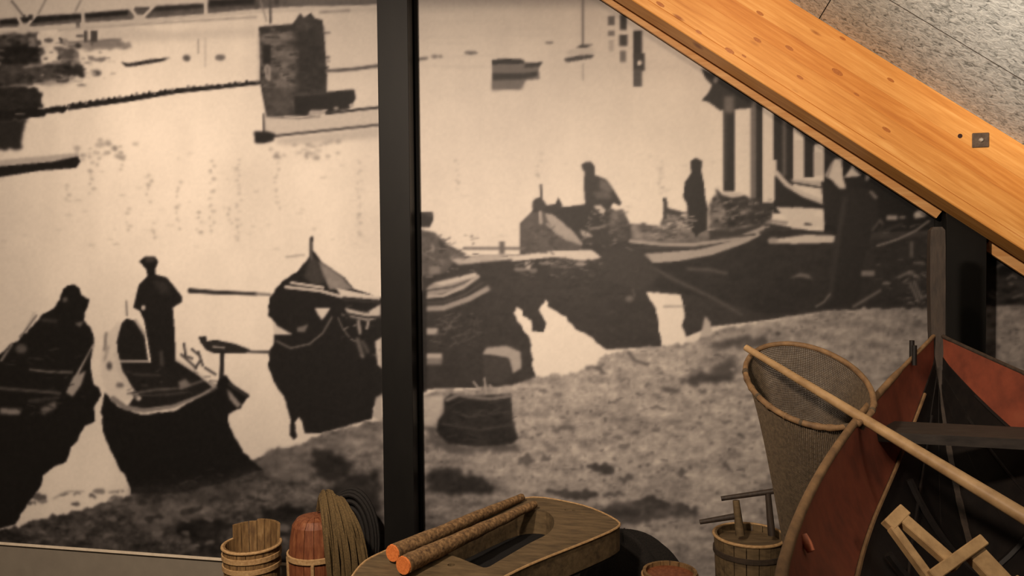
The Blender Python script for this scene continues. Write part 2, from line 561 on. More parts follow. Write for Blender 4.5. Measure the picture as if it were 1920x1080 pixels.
blob(181, 137, 9, 6, .34, soft=2); poly([(120, 124), (156, 124), (154, 142), (124, 146)], .17, jag=6, soft=2)
blob(110, 145, 9, 5, .7, soft=2)
poly([(80, 150), (150, 146), (130, 156), (90, 162)], .62, jag=6, soft=3)
poly([(-230, 168), (0, 160), (74, 164), (77, 200), (70, 206), (0, 212), (-230, 225)], .15, jag=6, soft=1.5, grain=.05)
line([(58, 157), (88, 157)], 3, .6, soft=1); line([(0, 163), (50, 158)], 3, .45, soft=1.5)
poly([(-230, 220), (0, 206), (75, 202), (126, 196), (128, 208), (48, 222), (0, 230), (-230, 250)], .10, jag=6, soft=1)
poly([(-230, 240), (0, 224), (46, 222), (44, 250), (40, 278), (0, 284), (-230, 296)], .15, jag=6, soft=2.5)
line([(30, 214), (45, 214)], 3, .45, soft=1)
line([(130, 201), (240, 186), (330, 171), (400, 164), (486, 155)], 11, .13, soft=.8, w1=7)
for k in range(34):
    u = k / 33; x = 128 + 355 * u; y = 201 - 46 * u - 4 * math.sin(u * PI)
    blob(x + random.uniform(-2, 2), y - 3 + random.uniform(-2, 2), 3, 3.5 - u, .12 if k % 3 else .5, soft=.8)
poly([(227, 116), (240, 119), (285, 111), (320, 108), (305, 115), (252, 124), (236, 125)], .2, soft=1)
blob(350, 109, 7, 6, .35, soft=1.5); blob(413, 108, 10, 6, .44, soft=1.5)
line([(372, 74), (372, 100)], 3, .66, soft=1); line([(385, 70), (385, 125)], 2.5, .72, soft=1)
for k in range(90):
    x, y = random.uniform(-60, 155), random.uniform(66, 160)
    blob(x, y, random.uniform(3, 10), random.uniform(1.5, 5), random.choice([.1, .14, .2, .45, .55]), soft=1.2, a=.65)
for k in range(30):
    x, y = random.uniform(76, 215), random.uniform(82, 150)
    blob(x, y, random.uniform(3, 9), random.uniform(1.5, 4), random.choice([.3, .4, .6, .8]), soft=1.2, a=.6)
# dark moored boat at the left edge
poly([(-230, 318), (0, 300), (110, 290), (148, 286), (148, 298), (0, 314), (-230, 330)], .70, soft=1.5)
poly([(-230, 330), (0, 312), (100, 303), (146, 293), (151, 303), (142, 315), (75, 320), (0, 332), (-230, 352)], .10, soft=1)

# --- round stone pier and its barge
line([(506, -10), (507, 42)], 4.5, .28, soft=1)
rect(478, 0, 485, 16, .3, soft=1.5); rect(515, -4, 522, 9, .25, soft=1.5); line([(488, 0), (500, 40)], 3, .55, soft=1.5)
poly([(485, 52), (548, 46), (555, 36), (563, 25), (570, 33), (583, 24), (590, 34), (605, 38), (609, 90), (612, 140), (613, 172), (664, 168),
      (667, 184), (656, 202), (610, 212), (575, 217), (500, 219), (492, 180), (487, 150), (488, 80)], .24, soft=.8, grain=.08)
poly([(487, 62), (552, 58), (556, 120), (548, 165), (500, 168), (489, 150)], .36, soft=4, grain=.14)
poly([(486, 50), (555, 45), (556, 58), (488, 63)], .2, soft=1.5)
poly([(490, 68), (548, 64), (548, 74), (490, 78)], .46, soft=2, grain=.1)
for k in range(150):
    x, y = random.uniform(490, 608), random.uniform(52, 208)
    line([(x, y), (x + random.uniform(4, 12), y + random.uniform(-2, 1))], random.uniform(2.5, 5), random.choice([.13, .18, .42, .5]) if x < 556 else random.choice([.12, .15, .30]), soft=1, a=.6)
rect(492, 84, 508, 121, .14, soft=1.5)
line([(501, 148), (497, 128), (501, 122), (506, 128), (505, 150)], 4, .58, soft=.8)
poly([(560, 60), (606, 50), (611, 150), (610, 172), (560, 172)], .18, soft=3, grain=.06)
poly([(552, 182), (612, 176), (640, 170), (663, 169), (666, 184), (655, 203), (612, 211), (570, 216), (552, 214)], .13, soft=1.5)
poly([(497, 165), (545, 165), (550, 212), (500, 216)], .28, soft=3, grain=.08)
poly([(580, 207), (616, 205), (606, 214), (578, 217)], .66, soft=1); blob(630, 203, 5, 3, .6, soft=1); blob(659, 198, 5, 4, .68, soft=1)
poly([(496, 219), (560, 222), (610, 215), (712, 204), (712, 232), (515, 254), (500, 250), (496, 236)], .78, soft=1)
line([(612, 213), (660, 207), (712, 201)], 5, .2, soft=.8); line([(500, 219), (560, 222), (600, 218)], 3, .45, soft=1.2)
line([(515, 255), (600, 246), (712, 234)], 5, .27, soft=1)
line([(494, 214), (495, 246)], 3.5, .28, soft=.8)
poly([(476, 246), (500, 246), (516, 251), (513, 264), (495, 269), (478, 268)], .14, soft=1.5)
poly([(520, 258), (712, 238), (712, 258), (600, 268), (520, 272)], .70, soft=4, a=.7)
line([(614, 133), (660, 130), (712, 123)], 6, .33, soft=1.2); line([(740, 118), (800, 109)], 5, .4, soft=1.5)
blob(815, 106, 7, 3.5, .5, soft=1.5); blob(826, 106, 4, 3, .5, soft=1.5); blob(883, 99, 13, 3, .4, soft=1.2)

# --- moored boats, mooring posts
poly([(922, 113), (945, 110), (980, 112), (986, 118), (1017, 117), (1010, 128), (1012, 148), (985, 151), (975, 167), (922, 168)], .42, soft=1.2)
poly([(922, 113), (950, 110), (980, 112), (984, 119), (922, 121)], .15, soft=1); poly([(985, 119), (1018, 116), (1010, 125), (984, 127)], .2, soft=1)
poly([(924, 138), (975, 138), (1008, 134), (1008, 142), (975, 150), (924, 151)], .17, soft=1.5)
poly([(922, 152), (985, 150), (978, 168), (950, 166), (922, 170)], .42, soft=3)
blob(1030, 80, 8, 3, .52, soft=1.2)
line([(1093, -40), (1093, 86)], 3.5, .42, soft=1); poly([(1078, 89), (1090, 84), (1112, 83), (1100, 90)], .26, soft=1)
poly([(1062, 94), (1112, 88), (1114, 102), (1062, 104)], .74, soft=1.5)
poly([(1057, 110), (1085, 104), (1114, 102), (1110, 109), (1062, 117)], .28, soft=1); line([(1093, 120), (1093, 150)], 3, .66, soft=1.2)
for x0, x1, y0, y1, t in ((1140, 1152, 30, 48, .38), (1140, 1152, 57, 68, .46), (1141, 1151, 75, 96, .68), (1162, 1175, 26, 56, .22), (1161, 1176, 65, 86, .24),
                          (1162, 1174, 95, 116, .42), (1187, 1204, 57, 110, .17), (1187, 1209, 100, 132, .2), (1187, 1204, 130, 163, .3)):
    rect(x0, y0, x1, y1, t, soft=1.2)
blob(1199, 118, 4.5, 5, .85, soft=1)

# --- landing stage with piles (top right)
poly([(1315, 128), (1340, 138), (1330, 60), (1900, 60), (1900, 290), (1545, 290), (1460, 214), (1415, 202), (1350, 207), (1330, 192), (1316, 188),
      (1330, 172), (1335, 160), (1322, 146)], .16, soft=1)
blob(1342, 150, 4, 6, .6, soft=1.5)
poly([(1545, 262), (1900, 262), (1900, 585), (1545, 580)], .11, soft=1)
for x0, x1, y0, y1 in ((1356, 1377, 180, 359), (1409, 1430, 190, 375), (1450, 1487, 205, 400), (1507, 1526, 240, 333), (1545, 1582, 265, 300)):
    rect(x0, y0, x1, y1, .15, soft=1)
rect(1358, 180, 1376, 212, .45, soft=3, a=.9); rect(1357, 212, 1361, 340, .3, soft=1.5)
rect(1409, 190, 1417, 372, .46, soft=2); rect(1467, 225, 1474, 330, .42, soft=2)
rect(1527, 270, 1545, 320, .84, soft=1)

# --- right-hand boats: dark masses first
poly([(975, 420), (998, 396), (1000, 378), (1012, 370), (1026, 386), (1060, 388), (1098, 384), (1150, 392), (1180, 420), (1330, 432), (1440, 418),
      (1560, 440), (1776, 430), (1776, 578), (1640, 580), (1550, 583), (1440, 600), (1335, 612), (1240, 650), (1140, 655), (1000, 710), (960, 725),
      (790, 730), (790, 500), (860, 480), (975, 478)], .22, soft=1, grain=.03)
poly([(1225, 492), (1335, 480), (1425, 442), (1450, 430), (1560, 455), (1776, 440), (1776, 575), (1540, 580), (1440, 590), (1330, 560), (1225, 540)], .17, soft=2, grain=.03)
# pale water seen between the hulls
poly([(960, 587), (970, 577), (980, 582), (982, 592), (997, 600), (1000, 620), (1020, 622), (1025, 605), (1012, 580), (1021, 562), (1035, 580),
      (1060, 595), (1077, 615), (1110, 632), (1120, 645), (1135, 655), (1155, 668), (1122, 680), (1110, 689), (1080, 702), (1005, 712), (998, 675),
      (992, 635), (980, 615)], .92, soft=.8, jag=3)
poly([(1210, 547), (1275, 552), (1282, 580), (1282, 597), (1277, 612), (1287, 630), (1285, 643), (1242, 652), (1237, 635), (1235, 612), (1230, 580)], .92, soft=.8, jag=2)
line([(1245, 575), (1282, 574)], 4, .7, soft=1)
poly([(1322, 592), (1332, 604), (1337, 628), (1322, 642), (1312, 634)], .72, soft=1.5)
blob(1180, 560, 8, 6, .42, soft=2); line([(1187, 540), (1190, 555)], 4, .36, soft=1.5)
# boat with the kneeling man
poly([(975, 420), (998, 398), (1022, 396), (1042, 430), (1090, 455), (1092, 476), (975, 476)], .34, soft=1.2, grain=.05)
poly([(1022, 400), (1036, 402), (1070, 428), (1092, 456), (1062, 451), (1042, 436), (1026, 412)], .64, soft=1)
line([(1013, 398), (1014, 418)], 6, .66, soft=1.2); line([(1026, 420), (1050, 442), (1090, 458)], 5, .6, soft=1)
line([(1014, 347), (1015, 372)], 5, .4, soft=.8)
blob(1010, 383, 12, 12, .25, soft=1); poly([(1022, 386), (1042, 382), (1047, 370), (1055, 386), (1030, 394)], .22, soft=1)
poly([(1045, 396), (1066, 388), (1098, 383), (1145, 388), (1148, 402), (1135, 420), (1080, 436), (1062, 424)], .20, soft=1.2)
poly([(1090, 309), (1098, 304), (1108, 303), (1115, 312), (1115, 328), (1136, 336), (1152, 358), (1165, 380), (1162, 386), (1150, 380), (1140, 396),
      (1098, 390), (1095, 350), (1096, 322), (1092, 317)], .21, soft=1)
poly([(1126, 334), (1140, 342), (1150, 358), (1138, 362), (1124, 352)], .40, soft=2.5); poly([(1110, 360), (1140, 358), (1148, 372), (1120, 372)], .36, soft=2.5)
poly([(1112, 386), (1126, 384), (1136, 394), (1132, 402), (1122, 398)], .74, soft=1.2)
poly([(1142, 398), (1168, 392), (1180, 418), (1177, 452), (1142, 452)], .29, soft=1.5, grain=.05); poly([(1146, 396), (1160, 396), (1156, 420), (1144, 424)], .44, soft=3)
poly([(1088, 430), (1104, 436), (1112, 444), (1098, 446), (1090, 440)], .66, soft=1.2); line([(1105, 430), (1135, 424)], 4, .5, soft=1.5)
poly([(1182, 420), (1242, 425), (1330, 432), (1330, 455), (1185, 452)], .46, soft=2, grain=.12)
rect(1203, 418, 1211, 436, .36, soft=1.5)
# standing man and the heaped nets in the second boat
poly([(1250, 398), (1290, 402), (1292, 432), (1240, 430), (1238, 418)], .5, soft=1.5, grain=.25)
poly([(1243, 371), (1250, 371), (1252, 390), (1282, 398), (1280, 406), (1252, 400), (1248, 416), (1244, 414)], .25, soft=.8)
poly([(1330, 380), (1345, 360), (1370, 372), (1440, 384), (1445, 418), (1370, 432), (1328, 430)], .42, soft=2, grain=.26)
poly([(1340, 353), (1346, 356), (1354, 366), (1372, 371), (1396, 366), (1410, 374), (1432, 370), (1452, 380), (1446, 412), (1426, 420), (1366, 425), (1360, 394)], .2, soft=1.5, grain=.10)
poly([(1355, 360), (1395, 362), (1380, 368), (1360, 366)], .74, soft=1.5); blob(1419, 382, 4, 3, .7, soft=1); poly([(1385, 394), (1408, 390), (1400, 404)], .45, soft=2)
poly([(1295, 302), (1305, 296), (1317, 302), (1315, 320), (1320, 345), (1322, 370), (1327, 390), (1326, 430), (1310, 438), (1305, 446), (1301, 436),
      (1290, 425), (1288, 382), (1281, 370), (1284, 342), (1296, 325)], .16, soft=.9)
line([(1182, 452), (1240, 458), (1300, 459), (1380, 448), (1430, 428)], 7, .66, soft=1.2)
line([(1190, 464), (1300, 467), (1390, 452), (1428, 437)], 4, .27, soft=1)
poly([(1205, 476), (1310, 468), (1385, 449), (1421, 433), (1426, 441), (1398, 456), (1335, 478), (1272, 490), (1224, 493)], .67, soft=1)
line([(1340, 447), (1415, 440)], 4, .3, soft=1); line([(1290, 504), (1330, 506), (1362, 513)], 6, .34, soft=2)
line([(1220, 500), (1260, 522), (1340, 560), (1390, 590)], 6, .32, soft=2)
# white oar across the left boat
poly([(866, 488), (960, 480), (1040, 470), (1110, 469), (1132, 485), (1090, 489), (1042, 482), (960, 490), (870, 494)], .82, soft=1)
for x, y, w, h, t in ((990, 497, 6, 10, .68), (975, 505, 14, 4, .5), (1030, 493, 20, 4, .5), (1085, 495, 16, 4, .6), (1000, 507, 8, 5, .45), (1060, 500, 30, 2, .4)):
    blob(x, y, w, h, t, soft=1.2)
poly([(1130, 470), (1200, 465), (1240, 520), (1200, 545), (1120, 520)], .24, soft=4)
# --- boats and two men under the landing stage
rect(1487, 262, 1507, 340, .83, soft=1); rect(1526, 285, 1545, 330, .78, soft=1)
rect(1430, 200, 1450, 380, .86, soft=1); poly([(1440, 376), (1456, 376), (1456, 300), (1440, 300)], .86, soft=1)
poly([(1452, 328), (1475, 350), (1510, 370), (1548, 382), (1548, 392), (1452, 386)], .14, soft=1)
poly([(1480, 336), (1545, 340), (1545, 352), (1500, 350)], .72, soft=1.2); line([(1488, 343), (1540, 352)], 3.5, .25, soft=1)
line([(1456, 324), (1475, 346), (1505, 364), (1548, 381)], 9, .78, soft=1.2)
poly([(1455, 388), (1540, 392), (1525, 402), (1547, 412), (1545, 426), (1486, 429), (1474, 410), (1460, 396)], .84, soft=1)
line([(1510, 420), (1520, 421)], 4, .3, soft=1); line([(1440, 414), (1475, 418)], 5, .5, soft=2)
poly([(1440, 449), (1470, 446), (1510, 440), (1566, 442), (1563, 455), (1490, 457), (1442, 456)], .80, soft=1.2); blob(1450, 450, 10, 5, .6, soft=2)
line([(1475, 434), (1560, 436)], 4, .18, soft=1)
poly([(1540, 340), (1588, 350), (1590, 432), (1546, 418)], .14, soft=1.2)
poly([(1546, 330), (1556, 310), (1566, 297), (1578, 297), (1581, 335), (1587, 354), (1574, 354), (1560, 338)], .82, soft=1.2); line([(1552, 330), (1560, 305)], 4, .5, soft=1.5)
poly([(1588, 355), (1626, 352), (1643, 368), (1649, 400), (1632, 445), (1616, 500), (1612, 566), (1552, 577), (1560, 500), (1572, 420), (1580, 375)], .15, soft=1)
line([(1584, 372), (1576, 420), (1564, 500), (1556, 560)], 7, .23, soft=3)
poly([(1584, 333), (1618, 333), (1622, 350), (1590, 354)], .13, soft=1); poly([(1582, 333), (1592, 320), (1598, 309), (1605, 320), (1616, 330)], .78, soft=1.2)
line([(1633, 360), (1642, 370)], 6, .5, soft=1.5); blob(1626, 333, 4, 6, .58, soft=1.5)
rect(1662, 404, 1682, 412, .62, soft=1.5); rect(1686, 405, 1698, 410, .5, soft=1.5)
poly([(1712, 402), (1720, 394), (1738, 398), (1736, 406), (1716, 410)], .72, soft=1.5)
line([(1645, 461), (1685, 448), (1716, 433), (1742, 414)], 4, .48, soft=1); line([(1636, 432), (1650, 412), (1655, 420)], 4, .34, soft=1.5)
line([(1640, 440), (1690, 420)], 5, .24, soft=2)
poly([(1482, 521), (1500, 511), (1516, 514), (1524, 524), (1505, 520)], .42, soft=1.5); rect(1615, 508, 1640, 518, .48, soft=1.5); blob(1662, 531, 8, 3, .45, soft=1.2)
for a_, b_ in (((1685, 520), (1705, 510)), ((1705, 510), (1722, 520)), ((1706, 530), (1722, 566)), ((1714, 528), (1728, 560)), ((1709, 455), (1709, 482)), ((1715, 492), (1732, 494)), ((1650, 545), (1600, 575))):
    line([a_, b_], 5, .42, soft=1.5)
line([(1530, 575), (1545, 566), (1556, 552)], 3, .5, soft=1.2)
# --- man seated behind the steel column, second boat's bow
poly([(780, 398), (811, 398), (813, 412), (806, 426), (780, 426)], .2, soft=1); poly([(790, 398), (814, 402), (808, 408)], .28, soft=1)
poly([(780, 428), (815, 436), (842, 460), (875, 476), (852, 492), (830, 514), (780, 518)], .36, soft=1.2, grain=.08)
poly([(820, 446), (834, 458), (836, 470), (822, 474), (826, 462)], .22, soft=2); blob(811, 466, 4, 8, .55, soft=2)
poly([(804, 500), (824, 498), (826, 512), (806, 516)], .5, soft=2)
line([(870, 466), (985, 466)], 5, .42, soft=1); rect(936, 452, 946, 482, .40, soft=1.2)
poly([(845, 486), (900, 478), (960, 476), (930, 486), (860, 497)], .70, soft=1.5)
poly([(800, 540), (812, 530), (860, 518), (892, 511), (900, 520), (870, 542), (800, 556)], .60, soft=1.2, grain=.06)
poly([(812, 531), (890, 512), (896, 518), (830, 536)], .76, soft=1.2); line([(800, 545), (850, 538), (890, 522)], 4, .34, soft=1)
line([(795, 557), (832, 554), (866, 540), (896, 518)], 6, .68, soft=1); line([(795, 579), (830, 578), (880, 560), (922, 537)], 10, .60, soft=1.2)
line([(795, 567), (832, 566), (872, 552), (905, 530)], 4, .3, soft=1)
poly([(900, 492), (960, 486), (975, 560), (930, 560), (905, 520)], .22, soft=2, grain=.03)
rect(790, 615, 821, 627, .66, soft=1.5); rect(790, 662, 829, 674, .70, soft=1.5); rect(790, 672, 829, 684, .5, soft=2)
poly([(904, 664), (912, 652), (950, 648), (976, 660), (978, 690), (962, 700), (955, 672), (925, 666)], .66, soft=1.5)
poly([(905, 668), (950, 670), (958, 700), (940, 718), (910, 716)], .26, soft=2)
for k in range(16):
    x, y = random.uniform(820, 895), random.uniform(585, 640)
    line([(x, y), (x + random.uniform(-25, 25), y + random.uniform(8, 22))], 2.5, .34, soft=1, a=.7)

# --- sand and rock of the foreground
SHORE = [(-230, 1010), (0, 993), (35, 986), (62, 976), (100, 966), (150, 957), (200, 942), (240, 930), (300, 918), (400, 895), (480, 858), (520, 842),
         (560, 836), (600, 816), (655, 798), (700, 792), (790, 738), (860, 732), (960, 722), (1005, 708), (1080, 698), (1115, 684), (1140, 664), (1200, 652),
         (1300, 642), (1345, 618), (1440, 602), (1550, 584), (1640, 578), (1776, 576), (1860, 572), (2240, 560)]
SAND = SHORE + [(2240, 1130), (-230, 1130)]
gr = 0.5 * vnoise(34, 13, 21) + 0.42 * vnoise(14, 8, 22) + 0.34 * vnoise(7, 6, 23) + .25 * vnoise(90, 30, 24)
_G = gr
sand_t = 0.41 + 0.24 * np.clip((gx - 520) / 480, 0, 1)
sand_t = sand_t - 0.13 * np.clip((gy - 860) / 130, 0, 1) * np.clip((1200 - gx) / 250, 0.25, 1) - .06 * np.clip((gy - 960) / 100, 0, 1)
sand_t = sand_t - 0.10 * np.clip((gx - 1500) / 200, 0, 1)
m = inside(SAND, gx + _J1 * 4, gy + _J2 * 4).astype(float)
m = blur(m, 1.5)
spk = .6 * vnoise(9, 5, 26) + .5 * vnoise(5.5, 4, 25) + .3 * vnoise(22, 9, 27)
sand_v = sand_t + 0.15 * gr + .13 * spk - .24 * np.clip(spk - .32, 0, .6) / .6 * (sand_t / .5) + .16 * np.clip(-spk - .38, 0, .5) / .5
tone = tone * (1 - m) + sand_v * m
# lit crest of the left rock, wet dark bands, stones
poly([(240, 950), (300, 930), (420, 900), (440, 930), (380, 970), (300, 1000), (250, 985)], .40, soft=3.5, jag=11, grain=.12, a=.7)
poly([(560, 838), (700, 796), (716, 830), (640, 850), (580, 850)], .52, soft=3.5, jag=11, grain=.12, a=.9)
poly([(490, 852), (560, 836), (600, 850), (590, 900), (520, 900), (480, 880)], .42, soft=3.5, jag=11, grain=.12, a=.8)
poly([(588, 846), (600, 842), (640, 850), (660, 872), (650, 898), (610, 904), (590, 890)], .17, soft=3.5, jag=11, grain=.05)
poly([(330, 970), (420, 972), (420, 1040), (400, 1040), (330, 985)], .16, soft=3, jag=12, grain=.08); line([(320, 972), (420, 968)], 4, .4, soft=3)
poly([(640, 890), (712, 884), (712, 1000), (600, 950)], .20, soft=3.5, jag=11, grain=.08)
poly([(490, 950), (570, 944), (560, 975), (500, 978)], .14, soft=3, jag=10, grain=.06)
poly([(800, 780), (815, 790), (826, 815), (860, 836), (965, 830), (970, 845), (850, 850), (800, 830)], .36, soft=3, jag=9, grain=.08)
poly([(800, 880), (850, 878), (930, 905), (920, 925), (840, 930), (800, 912)], .20, soft=3.5, jag=11, grain=.08)
poly([(790, 742), (832, 742), (826, 780), (815, 800), (795, 800)], .72, soft=2.5, grain=.06)
poly([(1278, 712), (1310, 696), (1345, 700), (1375, 690), (1380, 714), (1300, 722)], .30, soft=3, jag=11, grain=.06); poly([(1330, 690), (1375, 668), (1385, 700), (1340, 705)], .34, soft=4)
poly([(1335, 640), (1440, 626), (1440, 650), (1330, 656)], .34, soft=3.5, jag=11, grain=.06)
poly([(1360, 618), (1440, 608), (1440, 622), (1350, 632)], .62, soft=3, jag=11, grain=.1)
line([(1178, 660), (1190, 676), (1215, 684)], 5, .34, soft=2); poly([(1240, 725), (1280, 730), (1270, 738), (1245, 735)], .36, soft=2.5)
line([(1100, 690), (1125, 690), (1130, 700)], 7, .38, soft=2)
for x, y, rx, ry, t in ((1128, 878, 24, 9, .24), (1176, 899, 10, 6, .34), (1275, 886, 7, 6, .32), (985, 862, 16, 9, .36), (1025, 860, 12, 8, .4), (1220, 897, 16, 5, .42),
                        (1085, 930, 34, 10, .24), (1050, 925, 30, 6, .30), (1225, 945, 34, 14, .22), (1285, 955, 16, 10, .24), (1150, 925, 18, 4, .34), (1160, 960, 40, 10, .26),
                        (1360, 876, 8, 4, .38), (1392, 818, 8, 4, .36), (1210, 722, 8, 4, .4), (1165, 715, 6, 4, .42), (1320, 735, 6, 4, .4), (1060, 805, 20, 5, .42)):
    blob(x, y, rx, ry, t, soft=1.6, jag=9, grain=.05, a=.9)
poly([(1115, 948), (1200, 938), (1310, 950), (1305, 968), (1190, 982), (1120, 980)], .28, soft=3, jag=12, grain=.08, a=.8)
for k in range(150):
    x, y = random.uniform(1010, 1760), random.uniform(690, 900)
    blob(x, y, random.uniform(4, 11), random.uniform(2, 4), random.choice([.40, .46, .70, .66]), soft=1.2, jag=5, a=.75)
for k in range(110):
    x, y = random.uniform(60, 710), random.uniform(920, 1030)
    blob(x, y, random.uniform(5, 14), random.uniform(2, 6), random.choice([.16, .2, .42, .46]), soft=1.4, jag=7, a=.75)
rect(1855, 480, 2240, 572, .16, soft=2, grain=.14)
for k in range(16):
    x, y = random.uniform(1858, 1990), random.uniform(500, 566)
    line([(x, y), (x + random.uniform(-18, 18), y + random.uniform(-14, 14))], 4, .42, soft=1.5)
# --- black basket on the sand
poly([(833, 748), (846, 738), (885, 742), (958, 738), (962, 790), (972, 822), (960, 832), (900, 838), (840, 832), (818, 810), (822, 788), (832, 774)], .17, soft=1.5, grain=.05)
line([(838, 750), (860, 740), (885, 745), (920, 748), (958, 742)], 6, .50, soft=1.5); line([(850, 772), (880, 782), (955, 772)], 3, .28, soft=1.2)
line([(830, 795), (900, 806), (965, 795)], 3, .28, soft=1.5)
for a_, b_ in (((888, 716), (900, 732)), ((908, 710), (912, 738)), ((918, 722), (935, 738)), ((870, 730), (890, 738))): line([a_, b_], 4, .64, soft=1)

poly([(700, 560), (800, 545), (800, 735), (716, 745), (700, 700)], .15, soft=1.5)
# --- left boats and their reflections (black)
poly([(505, 560), (503, 590), (517, 605), (515, 640), (504, 660), (504, 690), (512, 715), (530, 740), (540, 770), (544, 786), (543, 815), (550, 826), (556, 818),
      (552, 792), (560, 782), (567, 790), (570, 812), (600, 813), (655, 797), (697, 786), (700, 765), (716, 742), (718, 560), (665, 542), (640, 516), (604, 492),
      (588, 470), (586, 444), (581, 444), (580, 482), (560, 507), (530, 528), (517, 542)], .12, soft=.9, jag=1.5)
poly([(596, 488), (640, 518), (662, 542), (618, 542), (604, 515)], .56, soft=1.5, grain=.05); poly([(582, 482), (592, 482), (612, 530), (590, 534), (570, 520)], .25, soft=3)
line([(582, 448), (584, 485)], 5, .36, soft=1); line([(537, 482), (570, 478)], 3, .64, soft=1.5)
line([(546, 530), (606, 539)], 5, .80, soft=.9); line([(536, 538), (600, 545), (640, 556)], 6, .78, soft=.9); poly([(630, 540), (712, 556), (712, 562), (640, 556)], .84, soft=1)
line([(645, 561), (710, 566)], 6, .2, soft=1)
poly([(590, 578), (620, 577), (612, 590), (604, 600), (596, 590)], .84, soft=1); poly([(511, 602), (522, 612), (548, 627), (514, 628)], .82, soft=1)
poly([(556, 615), (578, 608), (572, 622), (558, 622)], .45, soft=1.2); line([(519, 640), (545, 653), (580, 645), (605, 625), (622, 595)], 3.5, .42, soft=1)
line([(634, 596), (642, 615), (655, 632)], 3, .38, soft=1)
poly([(646, 577), (685, 587), (714, 570), (714, 596), (690, 602), (656, 594)], .78, soft=1); line([(650, 588), (690, 596), (714, 594)], 5, .2, soft=1)
line([(672, 602), (675, 624)], 6, .62, soft=1.2); line([(690, 605), (688, 616)], 5, .65, soft=1); line([(670, 636), (680, 668)], 7, .42, soft=2); line([(680, 640), (690, 660)], 6, .34, soft=2)
poly([(703, 640), (716, 632), (716, 692), (708, 684)], .80, soft=1); poly([(704, 746), (717, 738), (717, 792), (699, 782)], .72, soft=1.5)
line([(356, 545), (400, 548), (480, 551)], 9, .2, soft=.9, w1=6); line([(480, 551), (506, 552)], 5, .5, soft=1)
# boat with the seated men, far left
poly([(-230, 800), (0, 664), (20, 645), (32, 640), (60, 612), (80, 590), (100, 578), (113, 562), (117, 543), (126, 535), (140, 533), (150, 542), (152, 554), (167, 561),
      (165, 574), (158, 586), (157, 600), (172, 617), (177, 640), (170, 680), (175, 720), (185, 726), (190, 741), (176, 766), (178, 790), (158, 800), (150, 812),
      (147, 826), (132, 839), (125, 866), (100, 876), (80, 893), (75, 916), (55, 941), (38, 966), (30, 983), (0, 991), (-230, 1010)], .085, soft=.9, jag=1.5)
line([(64, 588), (48, 622)], 7, .78, soft=1.2); line([(68, 592), (46, 622), (36, 632)], 3, .4, soft=1); line([(22, 646), (2, 676)], 5, .5, soft=1.2)
blob(40, 654, 11, 9, .34, soft=2.5); line([(56, 693), (90, 697), (135, 698)], 4, .42, soft=1.2); line([(0, 728), (50, 732), (112, 737)], 5, .34, soft=1.5)
line([(175, 648), (162, 672), (146, 700), (128, 733)], 5, .62, soft=1); poly([(161, 695), (152, 722), (136, 744), (124, 736), (138, 706)], .62, soft=1.5)
line([(172, 655), (150, 700)], 2.5, .15, soft=.6); line([(80, 600), (105, 602)], 5, .26, soft=2); blob(122, 562, 5, 5, .36, soft=1.5); poly([(140, 606), (158, 602), (150, 614)], .4, soft=1.5)
poly([(0, 765), (42, 767), (36, 778), (0, 776)], .52, soft=2); poly([(76, 766), (104, 752), (106, 764), (80, 778)], .44, soft=2.5); line([(55, 752), (110, 745)], 4, .3, soft=2)
# boat with the standing man
poly([(205, 622), (224, 600), (222, 680), (250, 735), (262, 750), (214, 752), (200, 735), (188, 700), (190, 660)], .84, soft=2)
line([(199, 625), (196, 656)], 5, .5, soft=1.5); blob(205, 686, 5, 8, .3, soft=2); blob(225, 722, 8, 5, .45, soft=2); line([(203, 650), (196, 675)], 4, .6, soft=2)
poly([(197, 735), (190, 765), (193, 810), (207, 842), (222, 875), (237, 897), (246, 926), (330, 926), (420, 905), (492, 880), (457, 848), (437, 812), (428, 790),
      (430, 775), (450, 765), (466, 742), (440, 728), (425, 704), (412, 704), (405, 725), (330, 770), (265, 778), (220, 762)], .085, soft=1, jag=1.5)
poly([(228, 606), (238, 597), (254, 602), (270, 622), (278, 680), (330, 676), (402, 724), (350, 734), (268, 742), (244, 706), (222, 680), (219, 640)], .11, soft=1)
poly([(222, 690), (300, 694), (390, 722), (330, 732), (262, 738), (240, 706)], .14, soft=2)
line([(237, 565), (238, 592)], 3, .5, soft=.9); line([(254, 600), (272, 628)], 5, .7, soft=1.2); line([(222, 678), (278, 677)], 5, .62, soft=.9)
poly([(224, 684), (250, 690), (330, 690), (402, 724), (372, 742), (325, 760), (270, 768), (240, 762), (252, 744), (240, 712)], .12, soft=1)
line([(217, 664), (226, 700), (244, 728), (260, 747)], 9, .80, soft=1.2)
line([(250, 742), (300, 740), (350, 736)], 3, .3, soft=1.5)
line([(212, 748), (235, 764), (270, 770), (325, 762), (375, 742), (406, 727)], 11, .52, soft=1.2, w1=4)
line([(248, 738), (290, 731), (340, 728), (385, 712)], 4, .40, soft=1.5); poly([(334, 716), (348, 710), (358, 722), (338, 730)], .48, soft=2)
line([(330, 674), (362, 692), (398, 722)], 5, .80, soft=.9); line([(250, 702), (300, 704)], 3, .3, soft=1.5)
for a_, b_ in (((345, 645), (348, 668)), ((348, 668), (360, 672)), ((360, 655), (372, 665)), ((372, 660), (380, 685)), ((340, 665), (368, 690)), ((385, 690), (404, 702)), ((366, 690), (376, 676))):
    line([a_, b_], 4.5, .3, soft=.9)
poly([(261, 490), (272, 481), (290, 481), (297, 490), (291, 505), (292, 515), (312, 520), (325, 535), (341, 556), (341, 566), (330, 573), (324, 577), (327, 615),
      (329, 660), (328, 698), (300, 694), (285, 690), (277, 640), (270, 600), (262, 583), (250, 577), (254, 560), (260, 535), (277, 518), (274, 505)], .11, soft=.8)
